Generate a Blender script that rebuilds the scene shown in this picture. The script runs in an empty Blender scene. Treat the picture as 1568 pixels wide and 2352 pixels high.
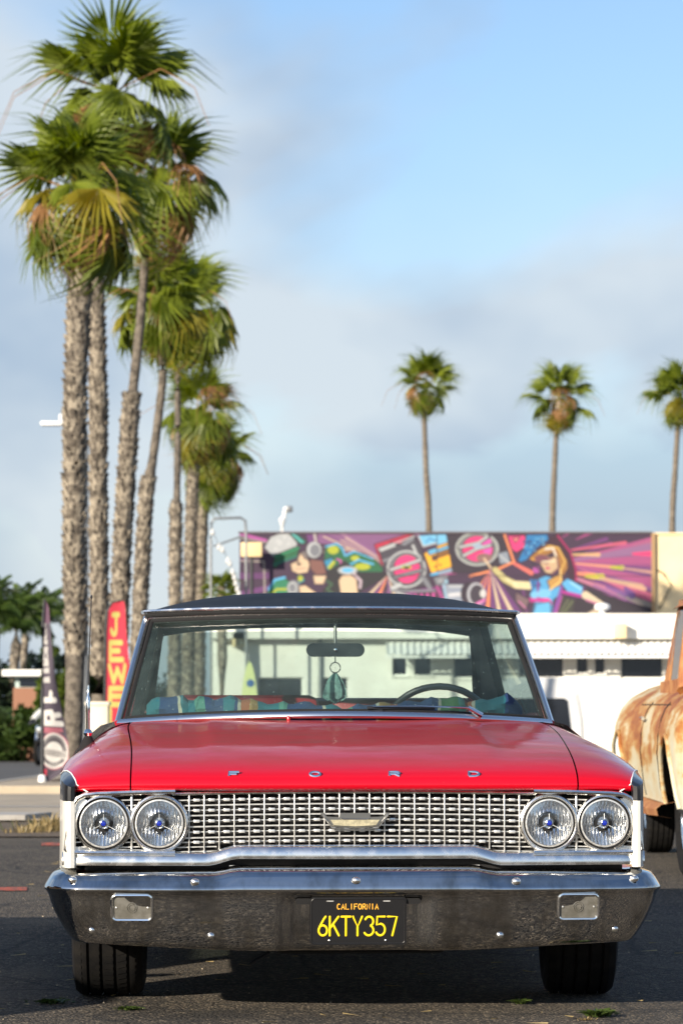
import bpy, bmesh, math, random
import numpy as np
from mathutils import Vector, Matrix, Quaternion
random.seed(7)
R = math.radians
S = bpy.context.scene
COL = S.collection

# ------------------------------------------------------------------ camera
FPX = 7612.0                      # focal length in units of a 1568 x 2352 frame
CAMH = 1.0
TILT = math.atan(438.0 / FPX)
cd = bpy.data.cameras.new('camera')
cam = bpy.data.objects.new('camera', cd); COL.objects.link(cam)
cd.sensor_fit = 'HORIZONTAL'; cd.sensor_width = 24.0
cd.lens = 24.0 * FPX / 1568.0
cam.location = (0, 0, CAMH)
cam.rotation_euler = (math.pi / 2 + TILT, 0, 0)
cd.clip_start = 0.1; cd.clip_end = 12000
cd.dof.use_dof = True; cd.dof.focus_distance = 10.75; cd.dof.aperture_fstop = 8.0
S.camera = cam
S.render.resolution_x = 682; S.render.resolution_y = 1024

# ------------------------------------------------------------------ light
SUN_EL = 18.0
SUN_TO = (0.616, 0.788)             # horizontal travel direction of the light
world = bpy.data.worlds.new('World'); S.world = world
world.use_nodes = True
wn = world.node_tree; wn.nodes.clear()
w_out = wn.nodes.new('ShaderNodeOutputWorld')
w_bg = wn.nodes.new('ShaderNodeBackground'); w_bg.inputs['Strength'].default_value = 0.100
w_sky = wn.nodes.new('ShaderNodeTexSky'); w_sky.sky_type = 'NISHITA'
w_sky.sun_disc = False
w_sky.sun_elevation = R(SUN_EL)
w_sky.sun_rotation = math.atan2(-SUN_TO[0], -SUN_TO[1])
w_sky.air_density = 1.0; w_sky.dust_density = 0.6; w_sky.ozone_density = 1.6
w_tc = wn.nodes.new('ShaderNodeTexCoord')
w_map = wn.nodes.new('ShaderNodeMapping')
w_map.inputs['Scale'].default_value = (1.0, 1.0, 1.55)
w_map.inputs['Location'].default_value = (4.4, 8.3, 0.2)
wn.links.new(w_tc.outputs['Generated'], w_map.inputs['Vector'])
w_n1 = wn.nodes.new('ShaderNodeTexNoise'); w_n1.inputs['Scale'].default_value = 4.6
w_n1.inputs['Detail'].default_value = 6.0; w_n1.inputs['Roughness'].default_value = 0.47
w_n1.inputs['Distortion'].default_value = 0.35
wn.links.new(w_map.outputs['Vector'], w_n1.inputs['Vector'])
w_r1 = wn.nodes.new('ShaderNodeValToRGB')
w_r1.color_ramp.elements[0].position = 0.40; w_r1.color_ramp.elements[0].color = (0.0, 0.0, 0.0, 1)
w_r1.color_ramp.elements[1].position = 0.52; w_r1.color_ramp.elements[1].color = (0.92, 0.92, 0.92, 1)
wn.links.new(w_n1.outputs['Fac'], w_r1.inputs['Fac'])
w_n2 = wn.nodes.new('ShaderNodeTexNoise'); w_n2.inputs['Scale'].default_value = 7.0
w_n2.inputs['Detail'].default_value = 4.0
wn.links.new(w_map.outputs['Vector'], w_n2.inputs['Vector'])
w_r2 = wn.nodes.new('ShaderNodeValToRGB')
w_r2.color_ramp.elements[0].position = 0.41; w_r2.color_ramp.elements[0].color = (2.30, 2.95, 3.85, 1)
w_r2.color_ramp.elements[1].position = 0.60; w_r2.color_ramp.elements[1].color = (4.0, 4.45, 4.85, 1)
wn.links.new(w_n2.outputs['Fac'], w_r2.inputs['Fac'])
w_mix = wn.nodes.new('ShaderNodeMix'); w_mix.data_type = 'RGBA'
w_sep = wn.nodes.new('ShaderNodeSeparateXYZ'); wn.links.new(w_tc.outputs['Generated'], w_sep.inputs['Vector'])
w_hz = wn.nodes.new('ShaderNodeMapRange'); w_hz.interpolation_type = 'SMOOTHSTEP'
w_hz.inputs['From Min'].default_value = 0.02; w_hz.inputs['From Max'].default_value = 0.19; w_hz.inputs['To Min'].default_value = 0.9; w_hz.inputs['To Max'].default_value = 0.0
wn.links.new(w_sep.outputs['Z'], w_hz.inputs['Value'])
w_max = wn.nodes.new('ShaderNodeMath'); w_max.operation = 'MAXIMUM'
w_cl = wn.nodes.new('ShaderNodeMapRange'); w_cl.interpolation_type = 'SMOOTHSTEP'   # the coastal cloud thins out higher up
w_cl.inputs['From Min'].default_value = 0.16; w_cl.inputs['From Max'].default_value = 0.55; w_cl.inputs['To Min'].default_value = 1.0; w_cl.inputs['To Max'].default_value = 0.15
wn.links.new(w_sep.outputs['Z'], w_cl.inputs['Value'])
w_cm = wn.nodes.new('ShaderNodeMath'); w_cm.operation = 'MULTIPLY'
wn.links.new(w_r1.outputs['Color'], w_cm.inputs[0]); wn.links.new(w_cl.outputs['Result'], w_cm.inputs[1])
wn.links.new(w_cm.outputs[0], w_max.inputs[0]); wn.links.new(w_hz.outputs['Result'], w_max.inputs[1])
wn.links.new(w_max.outputs[0], w_mix.inputs['Factor'])
w_gain = wn.nodes.new('ShaderNodeMix'); w_gain.data_type = 'RGBA'; w_gain.blend_type = 'MULTIPLY'
w_gain.inputs['Factor'].default_value = 1.0
w_gain.inputs['B'].default_value = (0.84, 0.90, 1.02, 1)
wn.links.new(w_sky.outputs['Color'], w_gain.inputs['A'])
wn.links.new(w_gain.outputs['Result'], w_mix.inputs['A'])
wn.links.new(w_r2.outputs['Color'], w_mix.inputs['B'])
wn.links.new(w_mix.outputs['Result'], w_bg.inputs['Color'])
wn.links.new(w_bg.outputs['Background'], w_out.inputs['Surface'])

sd = bpy.data.lights.new('sun', 'SUN'); sd.energy = 5.0; sd.angle = R(0.53); sd.color = (1.0, 0.88, 0.72)
sun = bpy.data.objects.new('sun', sd); COL.objects.link(sun)
ce = math.cos(R(SUN_EL))
sun.rotation_euler = Vector((SUN_TO[0] * ce, SUN_TO[1] * ce, -math.sin(R(SUN_EL)))).to_track_quat('-Z', 'Y').to_euler()
S.view_settings.view_transform = 'Standard'; S.view_settings.look = 'None'
S.view_settings.gamma = 1.0; S.view_settings.use_curve_mapping = False
S.view_settings.exposure = 0.78
S.cycles.max_bounces = 8; S.cycles.transparent_max_bounces = 16
S.cycles.sample_clamp_indirect = 6.0
S.cycles.use_denoising = True

# ------------------------------------------------------------------ helpers
_f = Vector((0, math.cos(TILT), math.sin(TILT))); _u = Vector((0, -math.sin(TILT), math.cos(TILT)))
def px(x, y, Y):
    """world point seen at (x, y) of the 1568-wide frame at true distance Y"""
    d = _f * FPX + Vector((1, 0, 0)) * (x - 784) + _u * (1176 - y)
    k = Y / d.y
    return Vector((d.x * k, Y, CAMH + d.z * k))
def gz(Y):
    """height of the ground at distance Y: level lot, then a gentle fall away"""
    if Y < 25: return 0.0
    if Y < 130: return -0.01 * (Y - 25)
    return -1.05
def sm(a, b, t):
    t = max(0.0, min(1.0, (t - a) / (b - a))); return t * t * (3 - 2 * t)
def lerp(pts, x):
    if x <= pts[0][0]: return pts[0][1]
    for (a, p), (b, q) in zip(pts, pts[1:]):
        if x <= b: return p + (q - p) * (x - a) / (b - a)
    return pts[-1][1]
def spl(pts, n):
    """Catmull-Rom through pts, n samples per span"""
    P = [Vector(p) for p in pts]; out = []
    for i in range(len(P) - 1):
        a, b, c, d = P[max(i - 1, 0)], P[i], P[i + 1], P[min(i + 2, len(P) - 1)]
        for k in range(n):
            t = k / n
            out.append(0.5 * ((2 * b) + (c - a) * t + (2 * a - 5 * b + 4 * c - d) * t * t + (3 * b - a - 3 * c + d) * t ** 3))
    out.append(P[-1]); return out

class MB:
    def __init__(s): s.v = []; s.f = []; s.m = []
    def add(s, v, f, mi=0):
        o = len(s.v); s.v += [tuple(p) for p in v]; s.f += [tuple(i + o for i in q) for q in f]; s.m += [mi] * len(f)
        return s
    def box(s, x0, x1, y0, y1, z0, z1, bev=0.0, mi=0):
        if bev <= 0:
            v = [(x0,y0,z0),(x1,y0,z0),(x1,y1,z0),(x0,y1,z0),(x0,y0,z1),(x1,y0,z1),(x1,y1,z1),(x0,y1,z1)]
            return s.add(v, [(0,3,2,1),(4,5,6,7),(0,1,5,4),(1,2,6,5),(2,3,7,6),(3,0,4,7)], mi)
        bm = bmesh.new(); bmesh.ops.create_cube(bm, size=1)
        for w in bm.verts:
            w.co = Vector(((x0+x1)/2 + w.co.x*(x1-x0), (y0+y1)/2 + w.co.y*(y1-y0), (z0+z1)/2 + w.co.z*(z1-z0)))
        bmesh.ops.bevel(bm, geom=bm.edges[:], offset=bev, segments=2, affect='EDGES', profile=0.5)
        bm.verts.index_update()
        s.add([w.co for w in bm.verts], [[w.index for w in q.verts] for q in bm.faces], mi); bm.free()
        return s
    def tube(s, path, r, n=8, closed=False, flat=1.0, ref=(0,0,1), cap=True, mi=0):
        P = [Vector(p) for p in path]; m = len(P)
        rr = r if isinstance(r, (list, tuple)) else [r] * m
        vs = []; ref = Vector(ref)
        for i in range(m):
            if closed: t = P[(i+1) % m] - P[i-1]
            else: t = P[min(i+1, m-1)] - P[max(i-1, 0)]
            if t.length < 1e-9: t = Vector((0,0,1))
            t.normalize()
            a = ref - t * ref.dot(t)
            if a.length < 1e-3:
                a = Vector((1,0,0)) - t * t.x
                if a.length < 1e-3: a = Vector((0,1,0))
            a.normalize(); b = t.cross(a)
            for k in range(n):
                g = 2*math.pi*k/n
                vs.append(P[i] + a * (math.cos(g)*rr[i]*flat) + b * (math.sin(g)*rr[i]))
        fs = []
        for i in range(m if closed else m-1):
            j = (i+1) % m
            for k in range(n):
                fs.append((i*n+k, i*n+(k+1)%n, j*n+(k+1)%n, j*n+k))
        if cap and not closed:
            fs.append(tuple(range(n-1, -1, -1))); fs.append(tuple((m-1)*n+k for k in range(n)))
        return s.add(vs, fs, mi)
    def grid(s, rows, mi=0, flip=False):
        n = len(rows[0]); vs = [p for r in rows for p in r]; fs = []
        for i in range(len(rows)-1):
            for k in range(n-1):
                q = (i*n+k, i*n+k+1, (i+1)*n+k+1, (i+1)*n+k)
                fs.append(q[::-1] if flip else q)
        return s.add(vs, fs, mi)
    def lathe(s, prof, n=24, c=(0,0,0), axis='z', mi=0):
        """prof: (radius, height) pairs"""
        vs = []; fs = []
        for r, h in prof:
            for k in range(n):
                g = 2*math.pi*k/n; a, b = r*math.cos(g), r*math.sin(g)
                p = {'z': (a, b, h), 'y': (a, h, b), 'x': (h, a, b)}[axis]
                vs.append((c[0]+p[0], c[1]+p[1], c[2]+p[2]))
        for i in range(len(prof)-1):
            for k in range(n):
                q = (i*n+k, i*n+(k+1)%n, (i+1)*n+(k+1)%n, (i+1)*n+k)
                fs.append(q[::-1] if axis == 'y' else q)
        return s.add(vs, fs, mi)
    def poly(s, pts, depth, mi=0):
        """prism: 3D outline pts extruded by vector depth"""
        n = len(pts); d = Vector(depth); P = [Vector(p) for p in pts]
        v = P + [p + d for p in P]
        f = [tuple(range(n)), tuple(range(2*n-1, n-1, -1))]
        for i in range(n):
            j = (i+1) % n; f.append((j, i, n+i, n+j))
        return s.add(v, f, mi)
    def mesh(s, name, mats, smooth=True, angle=35):
        me = bpy.data.meshes.new(name); me.from_pydata(s.v, [], s.f)
        for m in (mats if isinstance(mats, (list, tuple)) else [mats]): me.materials.append(m)
        if len(set(s.m)) > 1: me.polygons.foreach_set('material_index', s.m)
        if smooth:
            me.polygons.foreach_set('use_smooth', [True]*len(s.f)); me.set_sharp_from_angle(angle=R(angle))
        me.update(); return me
    def obj(s, name, mats, parent=None, smooth=True, angle=35, fix=False):
        if fix:
            me = s.mesh(name, mats, smooth, angle)
            bm = bmesh.new(); bm.from_mesh(me); bmesh.ops.recalc_face_normals(bm, faces=bm.faces); bm.to_mesh(me); bm.free()
            if smooth: me.set_sharp_from_angle(angle=R(angle))
        else: me = s.mesh(name, mats, smooth, angle)
        return put(name, me, parent)
def put(name, me, parent=None, loc=None, rot=None, scale=None):
    o = bpy.data.objects.new(name, me); COL.objects.link(o)
    if parent: o.parent = parent
    if loc is not None: o.location = loc
    if rot is not None: o.rotation_euler = rot
    if scale is not None: o.scale = scale
    return o
def empty(name, loc=(0,0,0), rot=(0,0,0)):
    o = bpy.data.objects.new(name, None); COL.objects.link(o); o.location = loc; o.rotation_euler = rot
    o.empty_display_size = 0.2
    return o
def tag(o, label=None, cat=None, group=None, kind=None):
    if label: o['label'] = label
    if cat: o['category'] = cat
    if group: o['group'] = group
    if kind: o['kind'] = kind
    return o

# ------------------------------------------------------------------ materials
def new_mat(name):
    m = bpy.data.materials.new(name); m.use_nodes = True
    return m, m.node_tree, m.node_tree.nodes['Principled BSDF']
def mat(name, col, rough=0.5, metal=0.0, coat=0.0, col2=None, scale=8.0, detail=5.0, bump=0.0, bscale=None, lo=0.35, hi=0.65,
        coords='Object', stretch=None, rough2=None, trans=0.0, spec=None, emis=None, coat_rough=0.04, dist=0.003, rndhue=0.0):
    m, nt, b = new_mat(name); N = nt.nodes; L = nt.links
    b.inputs['Base Color'].default_value = (*col, 1); b.inputs['Roughness'].default_value = rough
    b.inputs['Metallic'].default_value = metal; b.inputs['Coat Weight'].default_value = coat; b.inputs['Coat Roughness'].default_value = coat_rough
    if spec is not None: b.inputs['Specular IOR Level'].default_value = spec
    if trans: b.inputs['Transmission Weight'].default_value = trans
    if emis: b.inputs['Emission Color'].default_value = (*emis[0], 1); b.inputs['Emission Strength'].default_value = emis[1]
    vec = None
    if col2 or bump or rough2 is not None:
        tc = N.new('ShaderNodeTexCoord'); vec = tc.outputs[coords]
        if stretch:
            mp = N.new('ShaderNodeMapping'); mp.inputs['Scale'].default_value = stretch; L.new(vec, mp.inputs['Vector']); vec = mp.outputs['Vector']
    if col2 or rough2 is not None:
        n = N.new('ShaderNodeTexNoise'); n.inputs['Scale'].default_value = scale; n.inputs['Detail'].default_value = detail; n.inputs['Roughness'].default_value = 0.62
        L.new(vec, n.inputs['Vector'])
        mr = N.new('ShaderNodeMapRange'); mr.interpolation_type = 'SMOOTHSTEP'
        mr.inputs['From Min'].default_value = lo; mr.inputs['From Max'].default_value = hi; L.new(n.outputs['Fac'], mr.inputs['Value'])
        if col2:
            mx = N.new('ShaderNodeMix'); mx.data_type = 'RGBA'; mx.inputs['A'].default_value = (*col, 1); mx.inputs['B'].default_value = (*col2, 1)
            L.new(mr.outputs['Result'], mx.inputs['Factor']); L.new(mx.outputs['Result'], b.inputs['Base Color'])
        if rough2 is not None:
            m2 = N.new('ShaderNodeMix'); m2.inputs['A'].default_value = rough; m2.inputs['B'].default_value = rough2
            L.new(mr.outputs['Result'], m2.inputs['Factor']); L.new(m2.outputs['Result'], b.inputs['Roughness'])
    if bump:
        n2 = N.new('ShaderNodeTexNoise'); n2.inputs['Scale'].default_value = bscale or scale*4; n2.inputs['Detail'].default_value = 4
        L.new(vec, n2.inputs['Vector'])
        bp = N.new('ShaderNodeBump'); bp.inputs['Strength'].default_value = bump; bp.inputs['Distance'].default_value = dist
        L.new(n2.outputs['Fac'], bp.inputs['Height']); L.new(bp.outputs['Normal'], b.inputs['Normal'])
    return m
def vcol_mat(name, rough=0.7, bump=0.0):
    m, nt, b = new_mat(name)
    a = nt.nodes.new('ShaderNodeVertexColor'); a.layer_name = 'Col'
    nt.links.new(a.outputs['Color'], b.inputs['Base Color']); b.inputs['Roughness'].default_value = rough
    return m
def leaf_mat(name, c1, c2, trans=0.35):
    m, nt, b = new_mat(name); N = nt.nodes; L = nt.links
    oi = N.new('ShaderNodeObjectInfo'); g = N.new('ShaderNodeNewGeometry')
    tc = N.new('ShaderNodeTexCoord'); n = N.new('ShaderNodeTexNoise'); n.inputs['Scale'].default_value = 3.0
    L.new(tc.outputs['Object'], n.inputs['Vector'])
    ad = N.new('ShaderNodeMath'); ad.operation = 'ADD'; L.new(oi.outputs['Random'], ad.inputs[0]); L.new(g.outputs['Random Per Island'], ad.inputs[1])
    ad2 = N.new('ShaderNodeMath'); ad2.operation = 'ADD'; L.new(ad.outputs[0], ad2.inputs[0]); L.new(n.outputs['Fac'], ad2.inputs[1])
    dv = N.new('ShaderNodeMath'); dv.operation = 'MULTIPLY'; dv.inputs[1].default_value = 0.34; L.new(ad2.outputs[0], dv.inputs[0])
    mx = N.new('ShaderNodeMix'); mx.data_type = 'RGBA'; mx.inputs['A'].default_value = (*c1, 1); mx.inputs['B'].default_value = (*c2, 1)
    L.new(dv.outputs[0], mx.inputs['Factor']); L.new(mx.outputs['Result'], b.inputs['Base Color'])
    b.inputs['Roughness'].default_value = 0.45
    tr = N.new('ShaderNodeBsdfTranslucent'); ms = N.new('ShaderNodeMixShader'); ms.inputs['Fac'].default_value = trans
    hs = N.new('ShaderNodeHueSaturation'); hs.inputs['Value'].default_value = 1.7; hs.inputs['Saturation'].default_value = 1.1
    L.new(mx.outputs['Result'], hs.inputs['Color']); L.new(hs.outputs['Color'], tr.inputs['Color'])
    L.new(b.outputs['BSDF'], ms.inputs[1]); L.new(tr.outputs['BSDF'], ms.inputs[2])
    L.new(ms.outputs['Shader'], N['Material Output'].inputs['Surface'])
    return m
def glass_mat(name, tint, gloss=0.04, rough=0.0, dust=0.0):
    m, nt, b = new_mat(name); N = nt.nodes; L = nt.links; N.remove(b)
    t = N.new('ShaderNodeBsdfTransparent'); t.inputs['Color'].default_value = (*tint, 1)
    g = N.new('ShaderNodeBsdfGlossy'); g.inputs['Roughness'].default_value = rough
    ms = N.new('ShaderNodeMixShader'); lw = N.new('ShaderNodeLayerWeight'); lw.inputs['Blend'].default_value = 0.22
    mm = N.new('ShaderNodeMath'); mm.operation = 'MULTIPLY_ADD'; mm.inputs[1].default_value = 0.36; mm.inputs[2].default_value = gloss
    L.new(lw.outputs['Fresnel'], mm.inputs[0]); L.new(mm.outputs[0], ms.inputs['Fac'])
    L.new(t.outputs['BSDF'], ms.inputs[1]); L.new(g.outputs['BSDF'], ms.inputs[2]); out = ms.outputs['Shader']
    if dust:
        tc = N.new('ShaderNodeTexCoord'); n = N.new('ShaderNodeTexNoise'); n.inputs['Scale'].default_value = 7; n.inputs['Detail'].default_value = 6; L.new(tc.outputs['Object'], n.inputs['Vector'])
        v = N.new('ShaderNodeTexVoronoi'); v.inputs['Scale'].default_value = 38; L.new(tc.outputs['Object'], v.inputs['Vector'])
        sp = N.new('ShaderNodeMath'); sp.operation = 'LESS_THAN'; sp.inputs[1].default_value = 0.075; L.new(v.outputs['Distance'], sp.inputs[0])
        sp2 = N.new('ShaderNodeMath'); sp2.operation = 'MULTIPLY'; sp2.inputs[1].default_value = 0.55; L.new(sp.outputs[0], sp2.inputs[0])
        mr = N.new('ShaderNodeMapRange'); mr.inputs['From Min'].default_value = .35; mr.inputs['From Max'].default_value = .7; mr.inputs['To Min'].default_value = dust*.6; mr.inputs['To Max'].default_value = dust*1.5; L.new(n.outputs['Fac'], mr.inputs['Value'])
        mx = N.new('ShaderNodeMath'); mx.operation = 'MAXIMUM'; L.new(mr.outputs['Result'], mx.inputs[0]); L.new(sp2.outputs[0], mx.inputs[1])
        d = N.new('ShaderNodeBsdfDiffuse'); d.inputs['Color'].default_value = (.30,.42,.39,1)
        m2 = N.new('ShaderNodeMixShader'); L.new(mx.outputs[0], m2.inputs['Fac']); L.new(out, m2.inputs[1]); L.new(d.outputs['BSDF'], m2.inputs[2]); out = m2.outputs['Shader']
    L.new(out, N['Material Output'].inputs['Surface'])
    return m

M = {}
M['chrome'] = mat('chrome', (0.86, 0.86, 0.85), 0.07, 1.0, rough2=0.22, scale=30, lo=0.45, hi=0.8)
M['chrome_old'] = mat('chrome_weathered', (0.60, 0.60, 0.60), 0.04, 1.0, rough2=0.13, col2=(0.34, 0.33, 0.31), scale=11, lo=0.38, hi=0.72,
                      stretch=(1, 1, 0.4), bump=0.05, bscale=60, dist=0.002)
M['cast'] = mat('cast_metal', (0.76, 0.755, 0.73), 0.26, 0.72, rough2=0.42, scale=60)
M['black'] = mat('black_paint', (0.012, 0.013, 0.016), 0.28, coat=0.6)
M['void'] = mat('dark_void', (0.006, 0.006, 0.007), 0.9)
M['pillar'] = mat('brushed_trim', (0.78, 0.79, 0.80), 0.24, 1.0)
M['rubber'] = mat('tyre_rubber', (0.008, 0.008, 0.0085), 0.85, spec=0.15, col2=(0.014, 0.013, 0.012), scale=20)
M['vinyl'] = mat('black_vinyl', (0.008, 0.009, 0.011), 0.55, spec=0.22, bump=0.15, bscale=420, dist=0.001, col2=(0.016, 0.017, 0.020), scale=5)
M['white_paint'] = mat('white_paint', (0.76, 0.75, 0.70), 0.25, coat=0.5, col2=(0.66, 0.63, 0.56), scale=6, lo=0.5, hi=0.8)
M['trimwhite'] = mat('pinstripe_white', (0.8, 0.8, 0.8), 0.3)
M['lensglass'] = glass_mat('headlamp_glass', (0.96, 0.97, 0.97), 0.05)
M['glass'] = glass_mat('windshield_glass', (0.86, 0.965, 0.93), 0.025, dust=0.06)
M['sideglass'] = glass_mat('side_glass', (0.45, 0.55, 0.55), 0.05)
M['darkglass'] = mat('dark_window', (0.012, 0.015, 0.022), 0.06, spec=0.6)
M['reflector'] = mat('lamp_reflector', (0.82, 0.83, 0.85), 0.14, 1.0)
M['bright_trim'] = mat('bright_trim', (0.90, 0.89, 0.86), 0.17, 1.0, rough2=0.30, scale=22)
M['blue'] = mat('blue_glass', (0.006, 0.02, 0.30), 0.15, coat=1.0)
M['redlamp'] = mat('red_plastic', (0.5, 0.01, 0.015), 0.2, coat=0.5)
M['lampplastic'] = mat('parking_lamp_plastic', (0.15, 0.145, 0.13), 0.2, coat=0.8, col2=(0.10, 0.095, 0.08), scale=25)
M['plate'] = mat('plate_black', (0.006, 0.006, 0.007), 0.42, col2=(0.02, 0.018, 0.016), scale=60, lo=0.6, hi=0.8)
M['yellow'] = mat('plate_yellow', (0.86, 0.62, 0.01), 0.4)
M['amber'] = mat('plate_amber', (0.82, 0.42, 0.05), 0.4)
M['seat'] = mat('seat_red', (0.20, 0.008, 0.016), 0.45, bump=0.1, bscale=40)
M['maroon'] = mat('maroon_trim', (0.09, 0.015, 0.025), 0.6)
M['dash'] = mat('dark_trim', (0.02, 0.022, 0.026), 0.55)

def red_paint():
    m, nt, b = new_mat('red_paint'); N = nt.nodes; L = nt.links
    tc = N.new('ShaderNodeTexCoord')
    n = N.new('ShaderNodeTexNoise'); n.inputs['Scale'].default_value = 5; n.inputs['Detail'].default_value = 7; n.inputs['Roughness'].default_value = 0.65
    mp = N.new('ShaderNodeMapping'); mp.inputs['Scale'].default_value = (0.6, 1.6, 1); L.new(tc.outputs['Object'], mp.inputs['Vector']); L.new(mp.outputs['Vector'], n.inputs['Vector'])
    # settled dust lies on what faces up
    g = N.new('ShaderNodeNewGeometry'); sx = N.new('ShaderNodeSeparateXYZ'); L.new(g.outputs['Normal'], sx.inputs['Vector'])
    up = N.new('ShaderNodeMapRange'); up.interpolation_type = 'SMOOTHSTEP'; up.inputs['From Min'].default_value = 0.90; up.inputs['From Max'].default_value = 1.0; up.inputs['To Max'].default_value = 0.52
    L.new(sx.outputs['Z'], up.inputs['Value'])
    nr = N.new('ShaderNodeMapRange'); nr.inputs['From Min'].default_value = 0.3; nr.inputs['From Max'].default_value = 0.7; nr.inputs['To Min'].default_value = 0.30; nr.inputs['To Max'].default_value = 1.25
    L.new(n.outputs['Fac'], nr.inputs['Value'])
    mu = N.new('ShaderNodeMath'); mu.operation = 'MULTIPLY'; L.new(up.outputs['Result'], mu.inputs[0]); L.new(nr.outputs['Result'], mu.inputs[1])
    v = N.new('ShaderNodeTexVoronoi'); v.inputs['Scale'].default_value = 26; L.new(tc.outputs['Object'], v.inputs['Vector'])
    sp = N.new('ShaderNodeMath'); sp.operation = 'LESS_THAN'; sp.inputs[1].default_value = 0.035; L.new(v.outputs['Distance'], sp.inputs[0])
    sp2 = N.new('ShaderNodeMath'); sp2.operation = 'MULTIPLY'; sp2.inputs[1].default_value = 0.5; L.new(sp.outputs[0], sp2.inputs[0])
    mxm = N.new('ShaderNodeMath'); mxm.operation = 'MAXIMUM'; L.new(mu.outputs[0], mxm.inputs[0]); L.new(sp2.outputs[0], mxm.inputs[1])
    mx = N.new('ShaderNodeMix'); mx.data_type = 'RGBA'; mx.inputs['A'].default_value = (0.50, 0.0015, 0.013, 1); mx.inputs['B'].default_value = (0.15, 0.062, 0.050, 1)
    L.new(mxm.outputs[0], mx.inputs['Factor']); L.new(mx.outputs['Result'], b.inputs['Base Color'])
    b.inputs['Roughness'].default_value = 0.35; b.inputs['Coat Weight'].default_value = 0.85; b.inputs['Specular IOR Level'].default_value = 0.12
    cr = N.new('ShaderNodeMapRange'); cr.inputs['From Max'].default_value = 0.4; cr.inputs['To Min'].default_value = 0.03; cr.inputs['To Max'].default_value = 0.10
    L.new(mxm.outputs[0], cr.inputs['Value']); L.new(cr.outputs['Result'], b.inputs['Coat Roughness'])
    cw = N.new('ShaderNodeMapRange'); cw.inputs['From Max'].default_value = 0.42; cw.inputs['To Min'].default_value = 0.9; cw.inputs['To Max'].default_value = 0.38
    L.new(mxm.outputs[0], cw.inputs['Value']); L.new(cw.outputs['Result'], b.inputs['Coat Weight'])
    rw = N.new('ShaderNodeMapRange'); rw.inputs['From Max'].default_value = 0.42; rw.inputs['To Min'].default_value = 0.35; rw.inputs['To Max'].default_value = 0.6
    L.new(mxm.outputs[0], rw.inputs['Value']); L.new(rw.outputs['Result'], b.inputs['Roughness'])
    return m
M['red'] = red_paint()
def ripple(m, scale, strength, dist):
    nt = m.node_tree; N = nt.nodes; L = nt.links; b = N['Principled BSDF']
    tc = N.new('ShaderNodeTexCoord'); n = N.new('ShaderNodeTexNoise'); n.inputs['Scale'].default_value = scale; n.inputs['Detail'].default_value = 2
    L.new(tc.outputs['Object'], n.inputs['Vector'])
    bp = N.new('ShaderNodeBump'); bp.inputs['Strength'].default_value = strength; bp.inputs['Distance'].default_value = dist
    L.new(n.outputs['Fac'], bp.inputs['Height']); L.new(bp.outputs['Normal'], b.inputs['Normal']); L.new(bp.outputs['Normal'], b.inputs['Coat Normal'])
ripple(M['red'], 5.0, 0.5, 0.006)

# stroke lettering: polylines in a unit box
def arc(cx, cy, rx, ry, a0, a1, n=10):
    return [(cx + rx*math.cos(R(a0 + (a1-a0)*i/n)), cy + ry*math.sin(R(a0 + (a1-a0)*i/n))) for i in range(n+1)]
FONT = {
 'A': [[(0,0),(0.5,1),(1,0)],[(0.2,0.36),(0.8,0.36)]], 'C': [arc(0.5,0.5,0.5,0.5,55,305,14)],
 'D': [[(0,0),(0,1),(0.45,1)]+arc(0.45,0.5,0.55,0.5,85,-85,10)+[(0.45,0),(0,0)]],
 'E': [[(1,1),(0,1),(0,0),(1,0)],[(0,0.52),(0.75,0.52)]], 'F': [[(1,1),(0,1),(0,0)],[(0,0.52),(0.75,0.52)]],
 'I': [[(0.5,0),(0.5,1)]], 'J': [[(0.2,1),(1,1)],[(0.65,1),(0.65,0.25)]+arc(0.35,0.25,0.3,0.25,0,-170,8)],
 'K': [[(0,0),(0,1)],[(0.95,1),(0.04,0.40)],[(0.36,0.60),(1,0)]], 'L': [[(0,1),(0,0),(0.95,0)]],
 'N': [[(0,0),(0,1),(1,0),(1,1)]], 'O': [arc(0.5,0.5,0.5,0.5,90,450,20)],
 'R': [[(0,0),(0,1),(0.55,1)]+arc(0.55,0.75,0.42,0.25,85,-85,8)+[(0.55,0.5),(0,0.5)],[(0.5,0.5),(1,0)]],
 'T': [[(0,1),(1,1)],[(0.5,1),(0.5,0)]], 'W': [[(0,1),(0.25,0),(0.5,0.8),(0.75,0),(1,1)]],
 'Y': [[(0,1),(0.5,0.46),(1,1)],[(0.5,0.46),(0.5,0)]],
 '3': [arc(0.5,0.75,0.46,0.25,155,-80,10)+arc(0.45,0.27,0.53,0.27,75,-150,12)],
 '5': [[(0.95,1),(0.1,1),(0.06,0.56),(0.45,0.62)]+arc(0.45,0.31,0.52,0.31,85,-150,12)],
 '6': [[(0.82,1),(0.6,0.86),(0.2,0.5),(0.06,0.3)], arc(0.52,0.27,0.47,0.27,0,360,20)],
 '7': [[(0,1),(1,1),(0.5,0)]],
}
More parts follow.
